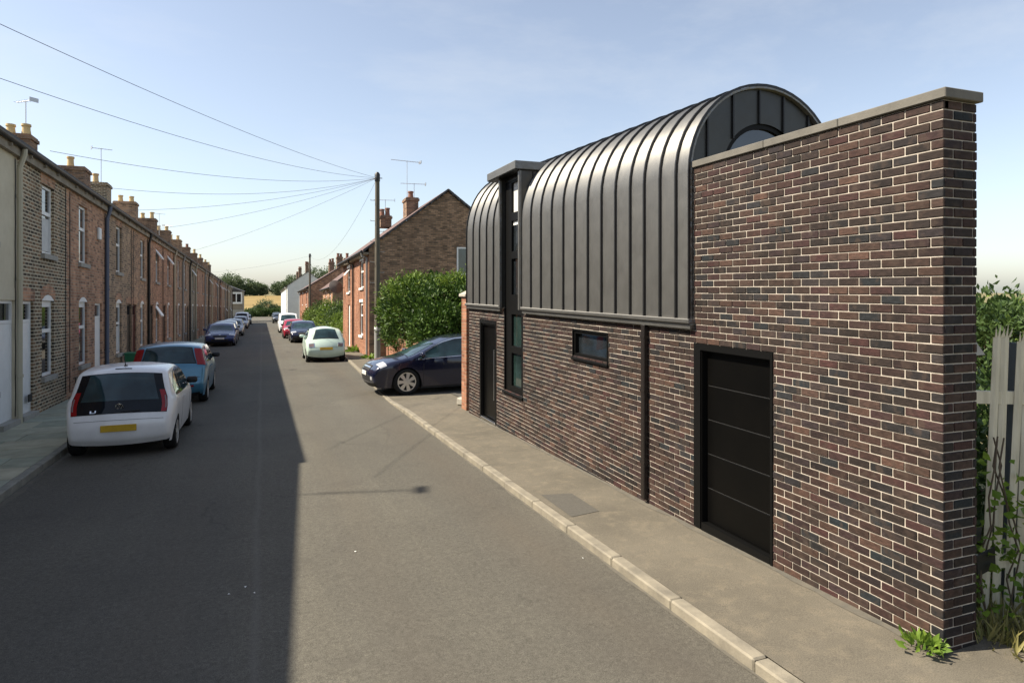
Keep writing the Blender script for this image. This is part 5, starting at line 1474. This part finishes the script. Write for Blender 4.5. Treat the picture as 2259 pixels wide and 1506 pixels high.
# ------------------------------------------------------------------ poles, wires, aerials, garden walls, fence, small things
def build_street_things():
    def pole(x, y, h, lab, band=True):
        root = empty('telegraph_pole', (x, y, gz(y) + .1)); tag(root, lab, 'pole', 'telegraph poles')
        mb = MB(); mb.tube([(0, 0, -.2), (0, 0, h * .5), (0, 0, h)], [.118, .105, .09], 14); mb.build('shaft', M['pole'], root, smooth=True)
        mb = MB().lathe([(.105, h - .28), (.11, h - .26), (.11, h + .02), (.05, h + .10), (0, h + .10)], (0, 0, 0), 'z', 12); mb.build('cap', M['pipe_black'], root, smooth=True)
        if band:
            mb = MB().lathe([(.124, 0), (.124, 1.25), (.12, 1.25)], (0, 0, .02), 'z', 14); mb.build('cable_guard', M['pipe_grey'], root, smooth=True)
            mb = MB().lathe([(.128, 1.27), (.128, 1.42), (.12, 1.42)], (0, 0, 0), 'z', 14); mb.build('white_band', M['white'], root, smooth=True)
        for k in range(9):
            z = 3.2 + k * .42
            if z > h - .4: break
            s_ = 1 if k % 2 else -1
            mb = MB(); mb.tube([(s_ * .10, 0, z), (s_ * .27, 0, z)], .012, 6); mb.tube([(s_ * .27, 0, z), (s_ * .27, 0, z + .04)], .012, 6); mb.build('climbing_step', M['pipe_grey'], root)
        for a in (0, 2.1, 4.2):
            mb = MB(); mb.tube([(.1 * math.cos(a), .1 * math.sin(a), h - .14), (.2 * math.cos(a), .2 * math.sin(a), h - .14)], .02, 6); mb.build('wire_bracket', M['alu'], root)
        return Vector((x, y, gz(y) + .1 + h - .14))
    A = pole(4.40, 27.1, 7.62, 'tall timber telegraph pole with white band by the garden gate')
    Bp = pole(4.5, 69.5, 7.6, 'second telegraph pole farther down the right side', band=False)
    def wire(p, q, sag, lab):
        p, q = Vector(p), Vector(q)
        n = 24
        pts = [p.lerp(q, k / n) - Vector((0, 0, sag * 4 * (k / n) * (1 - k / n))) for k in range(n + 1)]
        o = MB().tube(pts, .0055, 5).build('overhead_wire', M['wire'], smooth=True)
        tag(o, lab, 'wire', 'overhead wires')
    def eave(y, dz=.12): return (TX + .14, y, gz(y) + 5.5 + dz)
    wire(A, (TX + .1, 10.4, gz(10.4) + 6.55), .25, 'topmost overhead wire crossing the sky to the left edge')
    wire(A, (TX + .1, 12.4, gz(12.4) + 6.1), .35, 'second overhead wire from the top crossing to the left edge')
    wire(A, eave(17.1, .3), .35, 'third overhead wire from the top, ending near the dark brown house')
    wire(A, eave(22.0, .35), .40, 'nearly level overhead wire ending by the blue-grey downpipe')
    wire(A, eave(25.2), .30, 'overhead wire running to the house with the green bin')
    wire(A, eave(31.0), .25, 'overhead wire running to the roof with the black downpipe')
    wire(A, eave(43.5), .25, 'lowest overhead wire running to the middle of the left row')
    wire(A, Bp, 1.5, 'sagging overhead wire strung between both telegraph poles')
    wire(Bp, eave(66), .2, 'faint far overhead wire from the second telegraph pole to the left row')

    def aerial(x, y, z, h, lab, yaw, ln=.9, els=7):
        root = empty('tv_aerial', (x, y, z), rot=(0, 0, yaw)); tag(root, lab, 'aerial', 'rooftop aerials')
        MB().tube([(0, 0, 0), (0, 0, h)], .016, 6).build('mast', M['alu'], root)
        MB().tube([(0, -ln * .45, h - .03), (0, ln * .55, h - .03)], .013, 6).build('boom', M['alu'], root)
        mb = MB()
        for k in range(els):
            yy = -ln * .42 + ln * .95 * k / (els - 1); w = .14 - .006 * k
            mb.tube([(-w, yy, h - .03), (w, yy, h - .03)], .006, 5)
        mb.build('elements', M['alu'], root)
        MB().box(-.16, .16, -ln * .47, -ln * .45, h - .10, h + .05).build('reflector', M['alu'], root)
    xr = TX - 3.45
    aerial(xr, 28.3, gz(28) + 8.7, 1.15, 'aerial with angled boom above the nearest yellow chimney pots', rad(50))
    aerial(xr + .3, 38.6, gz(38.6) + 8.6, 1.9, 'tall thin aerial mast above the third chimney on the left', rad(-70))
    aerial(xr, 61.0, gz(61) + 8.4, 1.8, 'aerial in the middle of the left roofs', rad(-60))
    aerial(xr, 66.0, gz(66) + 8.2, 1.6, 'farther aerial among the left chimneys', rad(-40))
    aerial(xr, 10.6, gz(10.6) + 7.6, 2.9, 'aerial on the roof left of the picture, its shadow crossing the sunlit road', rad(75), 1.2, 9)
    h0 = gz(30)
    aerial(7.1, 34.2, h0 + 7.3, 2.55, 'tallest aerial on the orange brick house chimney', rad(100), 1.6, 12)
    aerial(7.5, 34.3, h0 + 7.35, 1.35, 'shorter aerial beside the tallest one on the chimney', rad(85), 1.3, 9)
    aerial(6.8, 39.0, h0 + 7.1, 1.3, 'far aerial behind the orange brick house ridge', rad(80), 1.2, 8)

    # gate pillars and garden wall on the right
    def brickpillar(x, y, w, h, m, lab, capm=None):
        root = empty('gate_pillar', (x, y, gz(y) + .05)); tag(root, lab, 'pillar', 'gate pillars')
        MB().box(-w / 2, w / 2, -w / 2, w / 2, -.1, h).build('shaft', m, root)
        mb = MB(); mb.bev(-w / 2 - .05, w / 2 + .05, -w / 2 - .05, w / 2 + .05, h, h + .07, .015)
        c = w / 2 + .03
        mb.add([(-c, -c, h + .07), (c, -c, h + .07), (c, c, h + .07), (-c, c, h + .07), (0, 0, h + .2)], [(0, 1, 4), (1, 2, 4), (2, 3, 4), (3, 0, 4)])
        mb.build('capstone', capm or M['concrete'], root)
    brickpillar(4.75, 28.4, .36, 1.65, M['brick_or'], 'brick gate pillar left of the tall telegraph pole')
    brickpillar(4.78, 26.0, .36, 1.60, M['brick_or'], 'brick gate pillar right of the tall telegraph pole')
    brickpillar(4.245, 13.62, .36, 2.45, M['brick_or'], 'tall brick pillar against the far end of the dark brick house')
    root = empty('garden_wall', (4.62, 20.6, gz(20.6))); tag(root, 'low red brick garden wall under the laurel bush', 'wall')
    MB().box(0, .22, 0, 5.15, 0, 1.05).build('brickwork', M['brick_or'], root, shear=True)
    mb = MB(); mb.box(-.03, .25, 0, 5.15, 1.051, 1.11); mb.build('wall_coping', M['brick_c'], root, shear=True)
    root = empty('garden_wall', (4.62, 41.0, gz(41))); tag(root, 'long low brick garden wall beyond the orange brick house', 'wall')
    MB().box(0, .2, 0, 17, 0, .75).build('brickwork', M['brick_c'], root, shear=True)
    MB().box(-.03, .23, 0, 17, .751, .81).build('wall_coping', M['brick_b'], root, shear=True)
    for x, y, s_, lab in [(4.25, 14.25, .14, 'pale rubble stone at the foot of the tall brick pillar'), (4.46, 14.4, .11, 'smaller pale rubble stone beside the tall brick pillar')]:
        o = MB().bev(-s_, s_, -s_ * .8, s_ * .8, -.02, s_ * 1.1, .03).build('rubble_stone', M['concrete'], loc=(x, y, gz(y) + .1)); o.rotation_euler = (0, 0, .6); tag(o, lab, 'stone')
    # satellite dish on the orange house
    root = empty('satellite_dish', (4.48, 39.6, gz(39.6) + 3.45)); tag(root, 'dark satellite dish on the far corner of the orange brick house', 'satellite dish')
    MB().tube([(0.02, 0, 0), (-.25, -.05, 0), (-.3, -.1, .1)], .02, 6).build('arm', M['dish'], root)
    mb = MB().lathe([(0, 0), (.2, .03), (.42, .12), (.42, .135), (.2, .045), (0, .015)], (0, 0, 0), 'y', 20)
    o = mb.build('bowl', M['dish'], root, smooth=True); o.location = (-.42, -.15, .12); o.rotation_euler = (rad(-25), 0, rad(20)); fixn(o)
    MB().tube([(-.42, -.15, -.2), (-.46, -.55, .05)], .012, 5).build('feed_arm', M['dish'], root)
    # green bin
    root = empty('green_bin', (-4.15, 25.75, gz(25.75) + .1)); tag(root, 'green plastic bin standing against the left house wall', 'bin')
    mb = MB(); mb.add([(-.17, -.2, 0), (.17, -.2, 0), (.17, .2, 0), (-.17, .2, 0), (-.22, -.25, .68), (.22, -.25, .68), (.22, .25, .68), (-.22, .25, .68)], [(3, 2, 1, 0), (0, 1, 5, 4), (1, 2, 6, 5), (2, 3, 7, 6), (3, 0, 4, 7), (4, 5, 6, 7)])
    mb.build('tub', M['bin'], root); MB().bev(-.24, .24, -.27, .27, .681, .73, .012).build('lid', M['bin'], root)
    # cream-coloured plaque on the terrace
    # palisade fence, leaning a little
    root = empty('palisade_fence', (4.62, 3.22, gz(3.2)), rot=(0, rad(3.0), rad(-8))); tag(root, 'cream weathered steel palisade fence at the right edge', 'fence')
    for k in range(17):
        x = .18 + k * .100
        h = 2.06 + random.uniform(-.03, .02)
        mb = MB(); w = .036
        for (u0, u1, d0, d1) in ((-w, -w * .35, .012, 0), (-w * .35, w * .35, 0, 0), (w * .35, w, 0, .012)):
            a_, b_ = x + u0, x + u1
            mb.add([(a_, -.03 + d0, .02), (b_, -.03 + d1, .02), (b_, -.03 + d1, h), (a_, -.03 + d0, h), (a_, -.026 + d0, .02), (b_, -.026 + d1, .02), (b_, -.026 + d1, h), (a_, -.026 + d0, h)],
                   [(0, 1, 2, 3), (7, 6, 5, 4), (0, 3, 7, 4), (1, 5, 6, 2), (3, 2, 6, 7)])
        for t_ in (-.6, 0, .6):
            c_ = x + t_ * w * 1.1
            mb.add([(c_ - w * .3, -.03, h), (c_ + w * .3, -.03, h), (c_ + t_ * .03, -.04, h + .10 - abs(t_) * .04), (c_ - w * .3, -.026, h), (c_ + w * .3, -.026, h)], [(0, 1, 2), (4, 3, 2)])
        pl = mb.build('pale', M['palisade'], root)
        pl.rotation_euler = (random.uniform(-.01, .01), random.uniform(-.018, .018), 0)
    for z in (.45, 1.62):
        mb = MB(); mb.box(.0, 1.75, -.02, .02, z, z + .05); mb.box(.0, 1.75, -.02, -.015, z - .04, z); mb.build('rail', M['palisade'], root)
    for x in (.47, 1.65):
        mb = MB(); mb.box(x - .035, x + .035, .021, .1, -.1, 2.02); mb.build('post', M['palisade_dark'], root)
    root = empty('concrete_gatepost', (4.66, 3.36, gz(3.3))); tag(root, 'old concrete gatepost with cap tucked behind the brick wall end', 'post')
    MB().bev(-.13, .13, -.13, .13, -.1, 1.92, .01).build('shaft', M['concrete'], root)
    mb = MB(); mb.add([(-.17, -.17, 1.92), (.17, -.17, 1.92), (.17, .17, 1.92), (-.17, .17, 1.92), (-.12, -.12, 2.04), (.12, -.12, 2.04), (.12, .12, 2.04), (-.12, .12, 2.04)], [(3, 2, 1, 0), (4, 5, 6, 7), (0, 1, 5, 4), (1, 2, 6, 5), (2, 3, 7, 6), (3, 0, 4, 7)])
    mb.build('cap', M['concrete'], root)
    for (x, z, w, h, r_, lab) in [(4.57, .62, .10, .10, .05, 'small black plastic sheet on the palisade fence'), (4.67, .42, .19, .16, -.22, 'larger black plastic sheet hanging on the palisade fence')]:
        o = MB().bev(-w / 2, w / 2, -.004, .004, -h / 2, h / 2, .002).build('black_sheet', M['under'], loc=(x, 3.08, z)); o.rotation_euler = (rad(6), r_, 0); tag(o, lab, 'sheet')
    # litter on the road
    for i, (x, y, lab) in enumerate([(-.25, 5.75, 'leftmost of three white litter scraps on the shaded road'), (-.13, 5.85, 'middle one of three white litter scraps on the shaded road'), (-.06, 5.7, 'rightmost of three white litter scraps on the shaded road'), (2.72, 5.35, 'white litter scrap beside the right kerb'), (4.75, 2.66, 'white litter scrap in the grass by the wall end'), (.82, 6.3, 'tiny white speck of litter on the sunlit road')]):
        s_ = .010 if i != 4 else .04
        z = gz(y) + (.006 if i != 4 else .02)
        a = random.random() * 3
        o = raw('litter_scrap', [(-s_, -s_ * .6, 0), (s_, -s_ * .5, .004), (s_ * .9, s_ * .6, .001), (-s_ * .8, s_ * .7, .006), (0, 0, .008)], [(0, 1, 4), (1, 2, 4), (2, 3, 4), (3, 0, 4)], M['litter'], loc=(x, y, z))
        o.rotation_euler = (0, 0, a); tag(o, lab, 'litter')
build_street_things()
